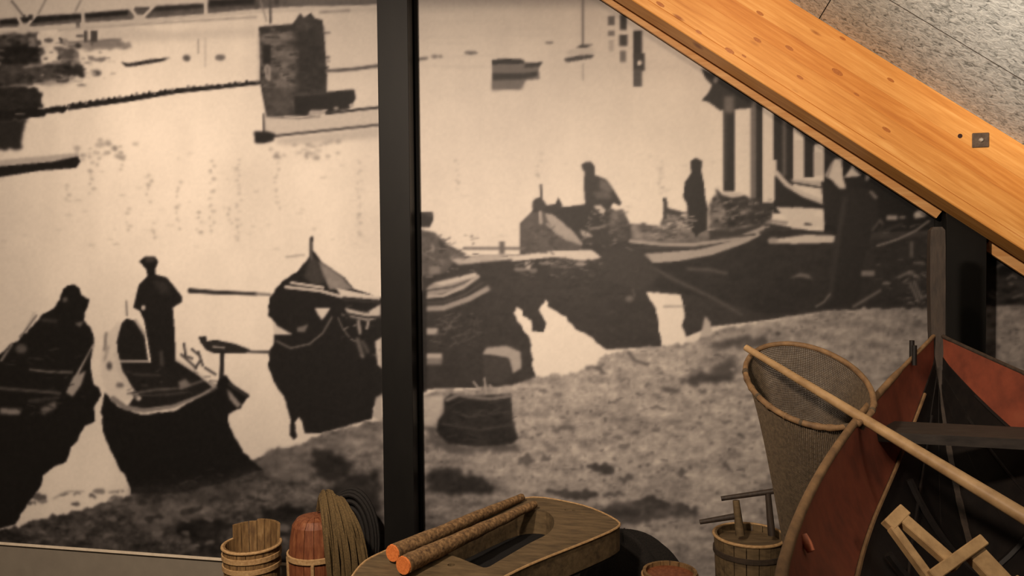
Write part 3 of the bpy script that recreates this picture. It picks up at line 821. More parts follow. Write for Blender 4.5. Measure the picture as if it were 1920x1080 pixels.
poly([(272, 482), (290, 482), (290, 490), (274, 492)], .26, soft=2); poly([(285, 525), (312, 528), (320, 550), (300, 550)], .2, soft=4); blob(269, 577, 4, 5, .8, soft=1); line([(302, 660), (304, 684)], 6, .3, soft=2)
poly([(425, 728), (432, 735), (452, 758), (446, 766), (430, 748)], .56, soft=1.5); line([(430, 720), (464, 742)], 7, .2, soft=1)
# carved oar fork
poly([(372, 632), (386, 630), (388, 640), (404, 637), (442, 645), (470, 656), (460, 663), (402, 663), (386, 656), (376, 642)], .17, soft=.9)
line([(465, 659), (506, 660)], 4.5, .25, soft=.9); line([(417, 662), (415, 706)], 8, .15, soft=.9); line([(400, 650), (420, 652)], 3.5, .6, soft=1)
line([(100, 935), (125, 922), (157, 921)], 3, .66, soft=1.5)
# clutter: gear, rope and splashes of light in the boats
def clutter(n, x0, x1, y0, y1, tones, lmax=16, wmax=4.0, a=.75):
    for _ in range(n):
        x, y = random.uniform(x0, x1), random.uniform(y0, y1)
        q = random.uniform(-.9, .9)
        l = random.uniform(3, lmax)
        line([(x, y), (x + l * math.cos(q), y + l * math.sin(q) * .6)], random.uniform(2, wmax), random.choice(tones), soft=.9, a=a)


clutter(40, 1184, 1285, 424, 450, [.25, .3, .55, .62, .7])
clutter(34, 1242, 1292, 398, 432, [.2, .3, .6, .72, .78])
clutter(70, 1330, 1442, 372, 428, [.14, .2, .3, .5, .62])
clutter(50, 1090, 1180, 395, 470, [.2, .26, .42, .48])
clutter(30, 980, 1040, 425, 474, [.26, .3, .42])
clutter(45, 960, 1130, 486, 520, [.18, .2, .36, .44], 22, 3)
clutter(40, 805, 900, 585, 650, [.14, .3, .36, .4], 18, 2.6)
clutter(46, 1640, 1768, 400, 572, [.1, .2, .28, .36], 22, 3.4)
clutter(24, 1690, 1735, 505, 570, [.3, .42, .5], 12, 3)
clutter(40, 790, 890, 440, 520, [.2, .26, .5, .56], 14, 3)
clutter(40, 0, 165, 640, 780, [.06, .12, .2, .26], 26, 3.4, .6)
clutter(26, 225, 400, 690, 745, [.08, .14, .24, .34], 20, 3, .6)
clutter(24, 640, 712, 575, 670, [.1, .2, .34, .6], 14, 3.4)
clutter(30, 835, 960, 752, 828, [.1, .14, .24, .28], 30, 3, .7)
clutter(40, 1040, 1200, 505, 560, [.17, .2, .26, .3], 26, 4, .5)
clutter(30, 300, 470, 880, 920, [.06, .1, .22, .3], 24, 4, .6)
poly([(246, 918), (420, 896), (490, 872), (500, 900), (420, 940), (330, 945), (260, 940)], .20, soft=9, grain=.10, jag=10, a=.75)
# torn edge of the black reflections
tone = blur(np.clip(tone, 0.055, 1.0), 1.3)
tone += 0.012 * vnoise(5, 5, 31) + .010 * vnoise(3, 3, 32)
tone = np.clip(tone, 0.05, 1.0)

# ------------------------------------------------------------------ setting: floor, wall, mural, ceiling
SLOPE = math.radians(35.7)
RA = Py(1480, 0, -0.4)                       # a point on the ceiling underside where it meets the beam
TS = math.tan(SLOPE)


def roof_z(x):
    return RA[2] - (x - RA[0]) * TS


ZB = Py(0, 1016, 0)[2]                       # lower edge of the mural
WX0, WX1 = -5.1, 3.3
o = obj('floor', box(WX0, WX1, -5.6, 0.2, -0.12, 0.0), M['floor']); tag(o, 'dark grey museum floor under the boat and tubs', kind='structure')
wx = [WX0, WX1]
wv = []
for y in (0.012, 0.16):
    wv += [(WX0, y, 0.0), (WX1, y, 0.0), (WX1, y, roof_z(WX1)), (WX0, y, roof_z(WX0))]
o = obj('wall_back', (wv, [(0, 1, 2, 3), (7, 6, 5, 4), (0, 4, 5, 1), (1, 5, 6, 2), (2, 6, 7, 3), (3, 7, 4, 0)]), M['wall'])
tag(o, 'grey painted wall showing as a strip below the mural', kind='structure')

o = obj('wall_left', box(WX0 - .12, WX0, -5.6, 0.16, 0.0, 5.6), M['wall']); tag(o, 'grey painted side wall at the left', kind='structure')
o = obj('wall_right', box(WX1, WX1 + .12, -5.6, 0.16, 0.0, roof_z(WX1)), M['wall']); tag(o, 'grey painted low side wall at the right', kind='structure')
STEP = 0.0085
MX0, MX1, MZ1 = -4.98, 2.95, 4.35
nx, nz_ = int((MX1 - MX0) / STEP), int((MZ1 - ZB) / STEP)
X, Z = np.meshgrid(np.linspace(MX0, MX1, nx), np.linspace(ZB, MZ1, nz_))
P = np.stack([X, np.zeros_like(X), Z], -1) - CAM
W = P @ FWD
pu, pv = 960 + F * (P @ RGT) / W, 540 - F * (P @ UPV) / W
fu = np.clip((pu - CX0) / CS - .5, 0, CW - 1.001); fv = np.clip((pv - CY0) / CS - .5, 0, CH - 1.001)
i, j = fu.astype(int), fv.astype(int)
a, b = fu - i, fv - j
T = (tone[j, i] * (1 - a) + tone[j, i + 1] * a) * (1 - b) + (tone[j + 1, i] * (1 - a) + tone[j + 1, i + 1] * a) * b
T = np.clip(T, 0, 1)
L_ = np.where(T < .04045, T / 12.92, ((T + .055) / 1.055) ** 2.4)
warm = np.clip((T - .45) / .45, 0, 1)[..., None]
tint = np.array([0.82, 0.74, 0.65]) * warm + np.array([0.79, 0.705, 0.67]) * (1 - warm)
colr = np.ones((nz_, nx, 4), np.float32)
colr[..., :3] = L_[..., None] * tint
keep = Z < (RA[2] - (X - RA[0]) * TS) + 0.02
idx = np.arange(nx * nz_).reshape(nz_, nx)
kq = keep[:-1, :-1]
quads = np.stack([idx[:-1, :-1][kq], idx[:-1, 1:][kq], idx[1:, 1:][kq], idx[1:, :-1][kq]], -1)
used = np.zeros(nx * nz_, bool); used[quads.ravel()] = True
remap = np.cumsum(used) - 1
vv = np.stack([X, np.zeros_like(X), Z], -1).reshape(-1, 3)[used]
cc = colr.reshape(-1, 4)[used]
quads = remap[quads]
me = bpy.data.meshes.new('mural')
me.vertices.add(len(vv)); me.vertices.foreach_set('co', vv.astype(np.float32).ravel())
me.loops.add(quads.size); me.loops.foreach_set('vertex_index', quads.astype(np.int32).ravel())
me.polygons.add(len(quads)); me.polygons.foreach_set('loop_start', (np.arange(len(quads)) * 4).astype(np.int32))
me.update(calc_edges=True)
ca = me.color_attributes.new('print', 'FLOAT_COLOR', 'POINT')
ca.data.foreach_set('color', cc.astype(np.float32).ravel())
me.materials.append(M['print'])
mural = bpy.data.objects.new('wall_mural', me)
COL.objects.link(mural)
ORIGIN[mural.name] = np.zeros(3)
tag(mural, 'wall-sized sepia photo mural of rowing boats and fishermen on a calm shore', 'mural')
obj('panel_edge', box(MX0, MX1, -0.006, 0.012, ZB - 0.017, ZB), M['edge'], mural)['label'] = 'pale bottom edge strip'

# ceiling: sloping grey wood-wool panels with open joints
Sdir = np.array([math.cos(SLOPE), 0, -math.sin(SLOPE)]); Ndir = np.array([math.sin(SLOPE), 0, math.cos(SLOPE)])


def roof_box(s0, s1, y0, y1, n0, n1):
    v, f = box(s0, s1, y0, y1, n0, n1)
    return np.array([np.array([RA[0], 0, RA[2]]) + Sdir * p[0] + np.array([0, p[1], 0]) + Ndir * p[2] for p in v]), f


ceil_ = obj('ceiling', roof_box(-7.0, 3.35, -5.6, 0.16, 0.03, 0.09), M['joint'])
tag(ceil_, 'sloping ceiling of grey wood-wool panels above the timber beam', kind='structure')
G2 = 0.0025
row = 0
y1 = -0.402
rows = [(-0.002, -0.4)] + [(-0.4 - .6 * k, -1.0 - .6 * k) for k in range(8)]
for row, (ya, yb) in enumerate(rows):
    off = 0.174 if row < 2 else (0.25 if row % 2 == 0 else 0.174)
    if row > 1: obj('joint_strip', roof_box(-6.98, 3.33, ya - .0027, ya + .0027, -0.0006, 0.03), M['joint'], ceil_)
    s = off - 1.2 * 6
    while s < 3.3:
        g = 0.0028 if row > 0 else 0.0005
        o = obj('ceiling_panel', roof_box(max(s, -6.98) + G2, min(s + 1.2, 3.33) - G2, yb + g, ya - g, 0.0, 0.03), M['woodwool'], ceil_)
        s += 1.2

# ------------------------------------------------------------------ black steel columns (H profile)
def column(x0, x1, label):
    top = roof_z(x1) - 0.02 if x0 < 0 else 2.62
    t = empty('steel_column', ((x0 + x1) / 2, -0.1, 0), label, 'column', 'black steel columns')
    tw = 0.016
    obj('front_flange', cbox(x0, x1, -0.2, -0.2 + tw, 0.012, top, 0.002), M['steel'], t)
    obj('rear_flange', cbox(x0, x1, -0.006 - tw, -0.006, 0.012, top, 0.002), M['steel'], t)
    xm = (x0 + x1) / 2
    obj('web', box(xm - .006, xm + .006, -0.2 + tw, -0.006 - tw, 0.012, top), M['steel'], t)
    obj('side_plate', cbox(x1 - .030, x1 - .022, -0.2 + tw, -0.05, 0.012, top, .001), M['steel'], t)
    if x0 > 0: obj('side_plate', cbox(x0 + .022, x0 + .030, -0.2 + tw, -0.05, 0.012, top, .001), M['steel'], t)
    bp = obj('base_plate', cbox(x0 - .04, x1 + .04, -0.24, -0.004, 0, .012, .002), M['steel'], t)
    for sx in (x0 - .02, x1 + .02):
        obj('anchor_bolt', shift(lathe([(0, .03), (.011, .03), (.011, .012)], 8), (sx, -0.21, 0)), M['bolt'], bp)
    return t


column(-1.662, -1.475, 'tall black steel column standing before the mural, left of the beam')
column(1.384, 1.569, 'black steel column behind the boat stem, holding up the timber beam')

# ------------------------------------------------------------------ laminated beam
BW = 0.405
beam = empty('roof_beam', (RA[0], -0.3, RA[2]), 'orange laminated timber beam sloping down to the right under the grey ceiling', 'beam', rot=(0, SLOPE, 0))
nl = 9
for k in range(nl):
    z1 = -0.002 - BW * k / nl; z0 = -BW * (k + 1) / nl
    o = obj('lamella', cbox(-3.0, 3.3, -0.1 + (0.0004 if k % 2 else 0), 0.1, z0, z1 + (.002 if k else 0), .0003 if k < nl - 1 else .004), M['glulam'][(k * 5 + k // 2) % 3], beam, local=True)
# bolt plate near the top of the beam's face
BP = Py(1838, 263, -0.4)
rel = BP - np.array([RA[0], -0.3, RA[2]])
bl = np.array([rel[0] * math.cos(SLOPE) - rel[2] * math.sin(SLOPE), 0, rel[0] * math.sin(SLOPE) + rel[2] * math.cos(SLOPE)])
q0 = cbox(-.037, .037, -0.107, -0.099, -.035, .035, .003)
cs_, sn_ = math.cos(-SLOPE), math.sin(-SLOPE)
qv = np.array([(p[0] * cs_ + p[2] * sn_ + bl[0], p[1], -p[0] * sn_ + p[2] * cs_ + bl[2]) for p in q0[0]])
bolt = obj('bolt_plate', (qv, q0[1]), M['bolt'], beam, local=True)
bolt['label'] = 'dark square steel bolt plate'
hv, hf = lathe([(0, .014), (.007, .013), (.0105, .007), (.0105, 0)], 6)
hv = np.array([(p[0] + bl[0], -0.107 - p[2], p[1] + bl[2]) for p in hv])
obj('bolt_head', (hv, hf), M['screw'], bolt, local=True)
HP = Py(1800, 255, -0.4) - np.array([RA[0], -0.3, RA[2]])
hl = (HP[0] * math.cos(SLOPE) - HP[2] * math.sin(SLOPE), HP[0] * math.sin(SLOPE) + HP[2] * math.cos(SLOPE))
hv, hf = lathe([(0, .0), (.009, .0), (.011, -.0015)], 10)
hv = np.array([(p[0] + hl[0], -0.1012 - p[2] * .3, p[1] + hl[1]) for p in hv])
obj('bolt_hole', (hv, hf), M['hole'], beam, local=True)
for px_, py_, rr in ((1580, 72, .009), (1606, 177, .008), (1480, 90, .012), (1570, 135, .016), (1670, 150, .010), (1662, 243, .012), (1500, 145, .010),
                     (1238, 8, .013), (1420, 75, .012), (1368, 95, .014), (1310, 60, .010), (1425, 25, .011), (1395, 165 - 60, .007)):
    KP = Py(px_, py_, -0.4) - np.array([RA[0], -0.3, RA[2]])
    kl = (KP[0] * math.cos(SLOPE) - KP[2] * math.sin(SLOPE), KP[0] * math.sin(SLOPE) + KP[2] * math.cos(SLOPE))
    if kl[1] > -.02 or kl[1] < -BW + .02: continue
    hv, hf = lathe([(0, .0), (rr * .6, .0), (rr, -.002)], 10)
    hv = np.array([(p[0] * 2.0 + kl[0], -0.1004 - p[2] * .05, p[1] * .7 + kl[1]) for p in hv])
    if 'knot' not in M:
        M['knot'] = noise_mat('spruce_knot', [(0.3, rgb(150, 86, 34)), (0.7, rgb(180, 112, 50))], (40, 40, 40), 4, rough=.5, bump=.05)
    obj('knot', (hv, hf), M['knot'], beam, local=True)

# pale batten behind the beam, interrupted by the right column
def batten(name, s0, s1, label):
    # strip lower edge surveyed from the photograph on the plane y = -0.1
    A = Py(1130, 0, -0.1); B = Py(1765, 415, -0.1)
    d = (B - A) / np.linalg.norm(B - A); n = np.array([-d[2], 0, d[0]])
    if n[2] < 0: n = -n
    pts = []
    for y in (-0.1, -0.078):
        for s, h in ((s0, 0), (s1, 0), (s1, .16), (s0, .16)):
            p = A + d * s + n * h; pts.append((p[0], y, p[2]))
    o = obj(name, (pts, [(0, 1, 2, 3), (7, 6, 5, 4), (0, 4, 5, 1), (1, 5, 6, 2), (2, 6, 7, 3), (3, 7, 4, 0)]), M['batten'])
    return tag(o, label, kind='structure')


_A, _B = Py(1130, 0, -0.1), Py(1765, 415, -0.1)
_c = (_B[0] - _A[0]) / np.linalg.norm(_B - _A)
batten('trim_1', -2.0, (1.366 - _A[0]) / _c, 'pale wooden batten under the beam, left of the column')
batten('trim_2', (1.588 - _A[0]) / _c, 4.0, 'pale wooden batten under the beam, right of the column')

# ------------------------------------------------------------------ the boat
SX, SY, SZ, ANG = 1.153, -0.793, 1.832, -0.113
AX = np.array([math.sin(ANG), -math.cos(ANG), 0]); NX = np.array([math.cos(ANG), math.sin(ANG), 0])
LB = 3.7


def b_half(s):
    b = .725 * (1 - (1 - min(s / 2.693, 1)) ** 1.906)
    if s > 2.1: b *= max(0.0, 1 - ((s - 2.1) / (LB - 2.1)) ** 2.4)
    return b


def z_sheer(s):
    z = SZ - .304 * (1 - (1 - min(s / 2.6, 1)) ** 2.345)
    if s > 2.2: z += .22 * ((s - 2.2) / (LB - 2.2)) ** 2
    return z


def z_keel(s):
    z = 0.98
    if s < 1.1: z += 0.70 * (1 - s / 1.1) ** 2.2
    if s > LB - 1.0: z += 0.55 * ((s - LB + 1.0) / 1.0) ** 2.2
    return z


def hull(s, t, side, off=0.0):
    """t 0 at the gunwale, 1 at the keel."""
    b, zs, zk = b_half(s), z_sheer(s), z_keel(s)
    x = (b - off) * (1 - t ** 1.9) ** 0.8
    z = zs - (zs - zk) * (t ** 1.05)
    return np.array([SX, SY, 0]) + AX * s + NX * side * max(x, 0.006) + np.array([0, 0, z])


boat = empty('rowing_boat', (SX + AX[0] * 1.8, SY + AX[1] * 1.8, 0.93), 'wooden rowing boat with oxide red inner planks and tall stem, right foreground', 'boat')
ss = np.linspace(0.012, LB - 0.012, 44)
NST = 4
TT = [0.0, 0.41, 0.63, 0.82, 1.0]
for side in (-1, 1):
    for k in range(NST):
        ts = np.linspace(TT[k], min(TT[k + 1] + .035, 1.0), 5)
        V, Fc = [], []
        nt_ = len(ts)
        for s in ss:
            for t_i, t in enumerate(ts): V.append(hull(s, t, side, -0.004 + .007 * k))
            for t_i, t in enumerate(ts): V.append(hull(s, t, side, 0.012 + .007 * k) + np.array([0, 0, .004]))
        w = 2 * nt_
        for q in range(len(ss) - 1):
            A0, B0 = q * w, (q + 1) * w
            for r in range(nt_ - 1):
                Fc.append((A0 + r, B0 + r, B0 + r + 1, A0 + r + 1))
                Fc.append((A0 + nt_ + r, A0 + nt_ + r + 1, B0 + nt_ + r + 1, B0 + nt_ + r))
            Fc.append((A0, A0 + nt_, B0 + nt_, B0)); Fc.append((A0 + nt_ - 1, B0 + nt_ - 1, B0 + w - 1, A0 + w - 1))
        o = obj('strake', (V, Fc), M['boat_red'] if k == 0 else M['boat_tar_shade'], boat, smooth=True)
        if k == 0: o['label'] = 'oxide red top plank'
        if k < 2:
            pts = [hull(s, TT[k + 1], side, 0.023 + .007 * k) + np.array([0, 0, .003]) for s in ss if .25 < s < LB - .25]
            obj('lap_strip', tube(pts, .0065, 6), M['boat_rail'] if k == 0 and side < 0 else M['boat_tar_shade'], o)
    pts = [hull(s, 0, side, 0.004) + np.array([0, 0, .006]) for s in ss]
    rl = obj('gunwale', tube(pts, [.013 if s > .5 else .009 for s in ss], 8), M['boat_rail'] if side < 0 else M['stem'], boat, smooth=True)
# frames (ribs)
for s in (0.75, 1.35, 1.95, 2.6):
    for side in (-1, 1):
        pts = [hull(s, t, side, 0.046) + np.array([0, 0, .008]) for t in np.linspace(.50, 1, 9)]
        obj('rib', tube(pts, .013, 6), M['boat_tar_shade'], boat, smooth=True)
# keel, stem, sternpost
kp = [np.array([SX, SY, 0]) + AX * s + np.array([0, 0, z_keel(s) - .02]) for s in np.linspace(.02, LB - .02, 30)]
obj('keel', tube(kp, .028, 6), M['stem'], boat, smooth=True)


def post_(path, w, d):
    """bar of rectangular section w (across) x d (fore-aft)."""
    V, Fc = [], []
    for i_, p in enumerate(path):
        ww, dd = w[i_], d[i_]
        for sx, sy in ((-1, -1), (1, -1), (1, 1), (-1, 1)): V.append(np.asarray(p) + NX * sx * ww / 2 + AX * sy * dd / 2)
    n = len(path)
    for i_ in range(n - 1):
        for k in range(4): Fc.append((i_ * 4 + k, i_ * 4 + (k + 1) % 4, i_ * 4 + 4 + (k + 1) % 4, i_ * 4 + 4 + k))
    Fc.append((0, 1, 2, 3)); Fc.append((4 * n - 4, 4 * n - 3, 4 * n - 2, 4 * n - 1))
    return np.array(V), Fc


S0 = np.array([SX, SY, 0])
sp = [S0 + AX * a_ + np.array([0, 0, z]) for a_, z in ((.22, 1.30), (.13, 1.42), (.06, 1.56), (.02, 1.70), (0, 1.85), (-.012, 2.05), (-.015, 2.22), (-.012, 2.29), (-.008, 2.305))]
stem = obj('stem_post', post_(sp, [.035, .04, .045, .05, .055, .06, .06, .056, .035], [.05, .06, .07, .075, .08, .08, .075, .07, .05]), M['stem'], boat)
stem['label'] = 'tall dark wooden stem post'
tp = [S0 + AX * (LB + a_) + np.array([0, 0, z]) for a_, z in ((-.2, 1.3), (-.05, 1.5), (0, 1.75), (.02, 1.85))]
obj('stern_post', post_(tp, [.04, .05, .06, .05], [.05, .06, .07, .05]), M['stem'], boat)


def thwart(s0, s1, z, name='thwart'):
    V = []
    for s in (s0, s1):
        # half width where the hull stands at height z
        zs, zk = z_sheer(s), z_keel(s)
        t = ((zs - z) / (zs - zk)) ** (1 / 1.05)
        hb = max(.02, b_half(s) * (1 - t ** 1.9) ** .8 - .006)
        for sd in (-1, 1): V.append(S0 + AX * s + NX * sd * hb + np.array([0, 0, z]))
    V = [V[0], V[1], V[3], V[2]]
    V = V + [v - np.array([0, 0, .035]) for v in V]
    return obj(name, (V, [(0, 1, 2, 3), (7, 6, 5, 4), (0, 4, 5, 1), (1, 5, 6, 2), (2, 6, 7, 3), (3, 7, 4, 0)]), M['thwart'], boat)


thwart(.62, .84, 1.555)
thwart(1.62, 1.86, 1.235)
thwart(2.75, 2.95, 1.30)
# thole pins / pegs on the port rail
g = hull(.30, 0, -1)
pegs = obj('rowlock', merge(*[tube([g + AX * d_ + np.array([0, 0, -.02]), g + AX * d_ + np.array([0, 0, h_])], .010, 8) for d_, h_ in ((0.0, .075), (.055, .06))]), M['boat_tar_shade'], boat, smooth=True)
pegs['label'] = 'dark pair of thole pins'
pa, pb = Pd(1505, 1003, 1.80), Pd(1521, 1034, 1.78)
pg = obj('rowlock_peg', tube([pa, .5 * (pa + pb), pb], [.010, .012, .009], 8), M['peg'], boat, smooth=True)
pg['label'] = 'small pinkish wooden peg at the inner rail'
# stands that carry the boat
for n_, s in enumerate((0.95, 2.75)):
    c = S0 + AX * s
    st = empty('boat_stand', (c[0], c[1], 0), 'dark timber trestle carrying the bow half of the boat' if n_ == 0 else 'dark timber trestle carrying the stern half of the boat', 'stand', 'trestles under the boat')
    zt = z_keel(s) - .048
    obj('top_bar', (np.array([c + NX * a_ + AX * e_ + np.array([0, 0, z]) for z in (zt - .09, zt) for a_, e_ in ((-.35, -.045), (.35, -.045), (.35, .045), (-.35, .045))]),
                    box(0, 1, 0, 1, 0, 1)[1]), M['crate'], st)
    for a_ in (-.3, .3):
        for e_ in (-.16, .16):
            obj('leg', tube([c + NX * a_ * 1.15 + AX * e_ + np.array([0, 0, 0]), c + NX * a_ + AX * e_ * .2 + np.array([0, 0, zt - .05])], .03, 4), M['crate'], st)

# ------------------------------------------------------------------ landing net laid over the port rail
NC = Pd(1512, 716, 2.80)
E1 = Pd(1638, 747, 2.66) - NC
E2 = Pd(1512, 649, 3.03) - NC
net = empty('landing_net', NC - np.array([0, 0, .65]), 'large landing net with bent wooden hoop and long handle across the boat', 'fishing net')
hp = [NC + E1 * math.cos(q) + E2 * math.sin(q) for q in np.linspace(0, 2 * PI, 57)[:-1]]
hoop = obj('hoop', tube(hp, .0105, 8, closed=True, wob=.10), M['boat_rail'], net, smooth=True)
hl0, hl1 = Pd(1404, 655, 2.93), Pd(1925, 971, 2.16)
hd = (hl1 - hl0) / np.linalg.norm(hl1 - hl0)
hpts = [hl0 - hd * .015 + hd * t for t in np.linspace(0, np.linalg.norm(hl1 - hl0) + .55, 12)]
obj('handle', tube(hpts, np.linspace(.0125, .027, 12), 12), M['handle'], net, smooth=True)
# lashing of the net to the hoop front
for k in range(14):
    q = PI + PI * (k + .5) / 14 + random.uniform(-.05, .05)
    p = NC + E1 * math.cos(q) + E2 * math.sin(q)
    d_ = -E1 * math.sin(q) + E2 * math.cos(q); d_ /= np.linalg.norm(d_)
    w_ = random.uniform(.004, .016)
    obj('lashing', tube([p - d_ * w_, p, p + d_ * w_], [.0112, .0128, .0112], 8), M['boat_rail'] if k % 3 else M['netcord'], hoop, smooth=True)
# knotted bag: real cord mesh
NU, NV = 190, 116
BOT = Pd(1520, 1052, 2.86)
V = []
for r in range(NV + 1):
    u = r / NV
    cen = NC * (1 - u ** .8) + BOT * u ** .8
    cen = np.array([NC[0] + (BOT[0] - NC[0]) * u ** 1.2, NC[1] + (BOT[1] - NC[1]) * u ** 1.2, 0])
    sc = (1 - .60 * u ** .75) * (1 if u < .93 else math.sqrt(max(0.02, 1 - ((u - .93) / .07) ** 2)))
    for k in range(NU):
        q = 2 * PI * k / NU
        rim = E1 * math.cos(q) + E2 * math.sin(q)
        zz = (NC[2] + rim[2]) * (1 - u) + BOT[2] * u
        fold = 1 + .035 * math.sin(5 * q + 3 * u) * u + .02 * math.sin(11 * q) * u
        V.append((cen[0] + rim[0] * sc * fold, cen[1] + rim[1] * sc * fold, zz))
Fc = []
for r in range(NV):
    for k in range(NU):
        l = (k + 1) % NU
        Fc.append((r * NU + k, r * NU + l, (r + 1) * NU + l, (r + 1) * NU + k))
bag = obj('net_bag', (V, Fc), M['netcord'], net)
wf = bag.modifiers.new('cords', 'WIREFRAME'); wf.thickness = .0047; wf.use_even_offset = False; wf.use_boundary = True
tag(bag, 'grey-brown knotted net bag', kind='stuff')

# ------------------------------------------------------------------ line winder frame leaning in the boat
FP = Pd(1750, 1020, 2.08)
fu_ = RGT; fv_ = -UPV * .81 + -FWD * .58; fv_ /= np.linalg.norm(fv_)
fn = np.cross(fu_, fv_); fn /= np.linalg.norm(fn)
if fn @ FWD > 0: fn = -fn
kpx = 2.08 / F


def fpt(px, py):
    """point of the frame plane seen at a photo pixel."""
    d = ray(px, py)
    t = ((FP - CAM) @ fn) / (d @ fn)
    return CAM + d * t


def bar(p, q, w, th, z=0.0):
    """flat bar from p to q in the frame plane, width w, thickness th."""
    d = q - p; d /= np.linalg.norm(d)
    s = np.cross(fn, d)
    V = []
    for e in (z, z - th):
        for c, sg in ((p, -1), (q, -1), (q, 1), (p, 1)): V.append(c + s * sg * w / 2 + fn * e)
    bm = bmesh.new(); vs_ = [bm.verts.new(v) for v in V]
    for f in ((0, 1, 2, 3), (7, 6, 5, 4), (0, 4, 5, 1), (1, 5, 6, 2), (2, 6, 7, 3), (3, 7, 4, 0)): bm.faces.new([vs_[i_] for i_ in f])
    bmesh.ops.bevel(bm, geom=list(bm.edges), offset=.0025, segments=1, affect='EDGES'); bm.verts.index_update()
    o_ = np.array([tuple(v.co) for v in bm.verts]); f_ = [[v.index for v in q_.verts] for q_ in bm.faces]; bm.free()
    return o_, f_


win = empty('line_winder', fpt(1750, 1075) - np.array([0, 0, .1]), 'pale wooden line winder frame with crossbar lying inside the boat', 'winder')
obj('rail', bar(fpt(1693, 968), fpt(1800, 1062), .032, .03), M['frame'], win)
obj('rail', bar(fpt(1676, 985), fpt(1752, 1088), .022, .03), M['frame'], win)
obj('end_bar', bar(fpt(1668, 984), fpt(1699, 953), .034, .032, .001), M['frame'], win)
obj('crossbar', bar(fpt(1745, 1082), fpt(1842, 1013), .030, .04, .016), M['frame'], win)
obj('rail', bar(fpt(1828, 1030), fpt(1905, 1112), .055, .03), M['frame'], win)
obj('crossbar', bar(fpt(1795, 1162), fpt(1912, 1090), .030, .04, .016), M['frame'], win)

# ------------------------------------------------------------------ weathered hollow board with two poles
ZT = 0.92
outer_px = [(945, 944), (1000, 932), (1060, 940), (1110, 953), (1157, 976), (1155, 990), (1100, 1015), (1000, 1055), (930, 1090), (880, 1125), (800, 1140),
            (700, 1130), (655, 1100), (662, 1078), (685, 1052), (722, 1033), (785, 1007), (858, 978)]
inner_px = [(1034, 966), (1039, 982), (1028, 1000), (990, 1020), (935, 1052), (912, 1064), (893, 1059), (850, 1042), (822, 1037), (800, 1042), (796, 1036),
            (835, 1018), (900, 988), (970, 960), (1015, 957)]


def closed_smooth(pts, n):
    p = [np.array(q) for q in pts]
    return smooth_path(p[-2:] + p + p[:2], n * 2)[0:]


def ring(pts, m=3):
    p = np.array(pts); n = len(p); out = []
    for i_ in range(n):
        a_, b_, c_, d_ = p[i_ - 1], p[i_], p[(i_ + 1) % n], p[(i_ + 2) % n]
        for t in np.linspace(0, 1, m, endpoint=False):
            out.append(.5 * ((2 * b_) + (c_ - a_) * t + (2 * a_ - 5 * b_ + 4 * c_ - d_) * t * t + (3 * b_ - a_ - 3 * c_ + d_) * t ** 3))
    return np.array(out)


outer = ring([Pz(x, y, ZT) for x, y in outer_px], 3)
inner = ring([Pz(x, y, ZT) for x, y in inner_px], 3)


def circ(px, py, r, n=10):
    c = Pz(px, py, ZT)
    return np.array([c + np.array([r * math.cos(q), r * math.sin(q), 0]) for q in np.linspace(0, 2 * PI, n + 1)[:-1]])


bc = outer.mean(0)
hb_ = empty('hollow_board', (bc[0], bc[1], ZT - .133), 'thick weathered wooden board with a long oval opening, under two poles', 'board')
bd = obj('board', plate(outer, [inner, circ(846, 1059, .016), circ(1062, 956, .010), circ(1076, 957, .010)], (0, 0, 1), .12), M['grey_wood'], hb_)
rimp = outer + np.array([0, 0, -.002])
obj('edge_highlight', tube(rimp, .006, 6, closed=True), M['hoop'], hb_)  # pale tube standing in for the highlight along the board's edge
obj('shade_board', plate(outer * .985 + bc * .015 + np.array([0, 0, -.121]), [], (0, 0, 1), .012), M['opening_shade'], hb_)  # added black sheet, puts the shade of the opening into colour
# crate under the board
cx_, cy_ = bc[0] + .02, bc[1] + .02
cr_ = empty('fish_crate', (cx_, cy_, 0), 'dark slatted crate standing under the hollow board', 'crate')
for k in range(5):
    z0 = .01 + k * .157
    for nm, bb in (('slat', (cx_ - .25, cx_ + .25, cy_ - .16, cy_ - .14)), ('slat', (cx_ - .25, cx_ + .25, cy_ + .14, cy_ + .16)),
                   ('slat', (cx_ - .25, cx_ - .23, cy_ - .138, cy_ + .138)), ('slat', (cx_ + .23, cx_ + .25, cy_ - .138, cy_ + .138))):
        obj(nm, box(*bb, z0, min(z0 + .145, .798)), M['crate'], cr_)
for ax_ in (-.21, .21):
    for ay_ in (-.12, .12): obj('corner_post', box(cx_ + ax_ - .018, cx_ + ax_ + .018, cy_ + ay_ - .018, cy_ + ay_ + .018, 0, ZT - .134), M['crate'], cr_)
# poles with fresh cut ends
for k, (p0, p1, r0_, r1_, lab) in enumerate((((737, 1037), (978, 932), .037, .019, 'rough bark pole with orange cut end, farther of the pair on the board'),
                                             ((757, 1060), (1002, 946), .038, .020, 'rough bark pole with orange cut end, nearer of the pair on the board'))):
    a_ = Pz(*p0, ZT + .046); b_ = Pz(*p1, ZT + .024)
    pl = empty('wooden_pole', (.5 * (a_[0] + b_[0]), .5 * (a_[1] + b_[1]), ZT), lab, 'pole', 'poles on the hollow board')
    d_ = (b_ - a_) / np.linalg.norm(b_ - a_)
    n_, m_ = frame_of(d_)
    path = [a_ + (b_ - a_) * t + (n_ * random.uniform(-.003, .003)) for t in np.linspace(0, 1, 22)]
    obj('shaft', tube(path, np.linspace(r0_, r1_, 22), 12, wob=.12), M['bark'], pl, smooth=True)
    o = obj('cut_end', tube([a_ - d_ * .006, a_ + d_ * .004], [r0_ * .93, r0_ * .99], 16), M['cut'], pl)
    o['label'] = 'fresh orange sawn end'

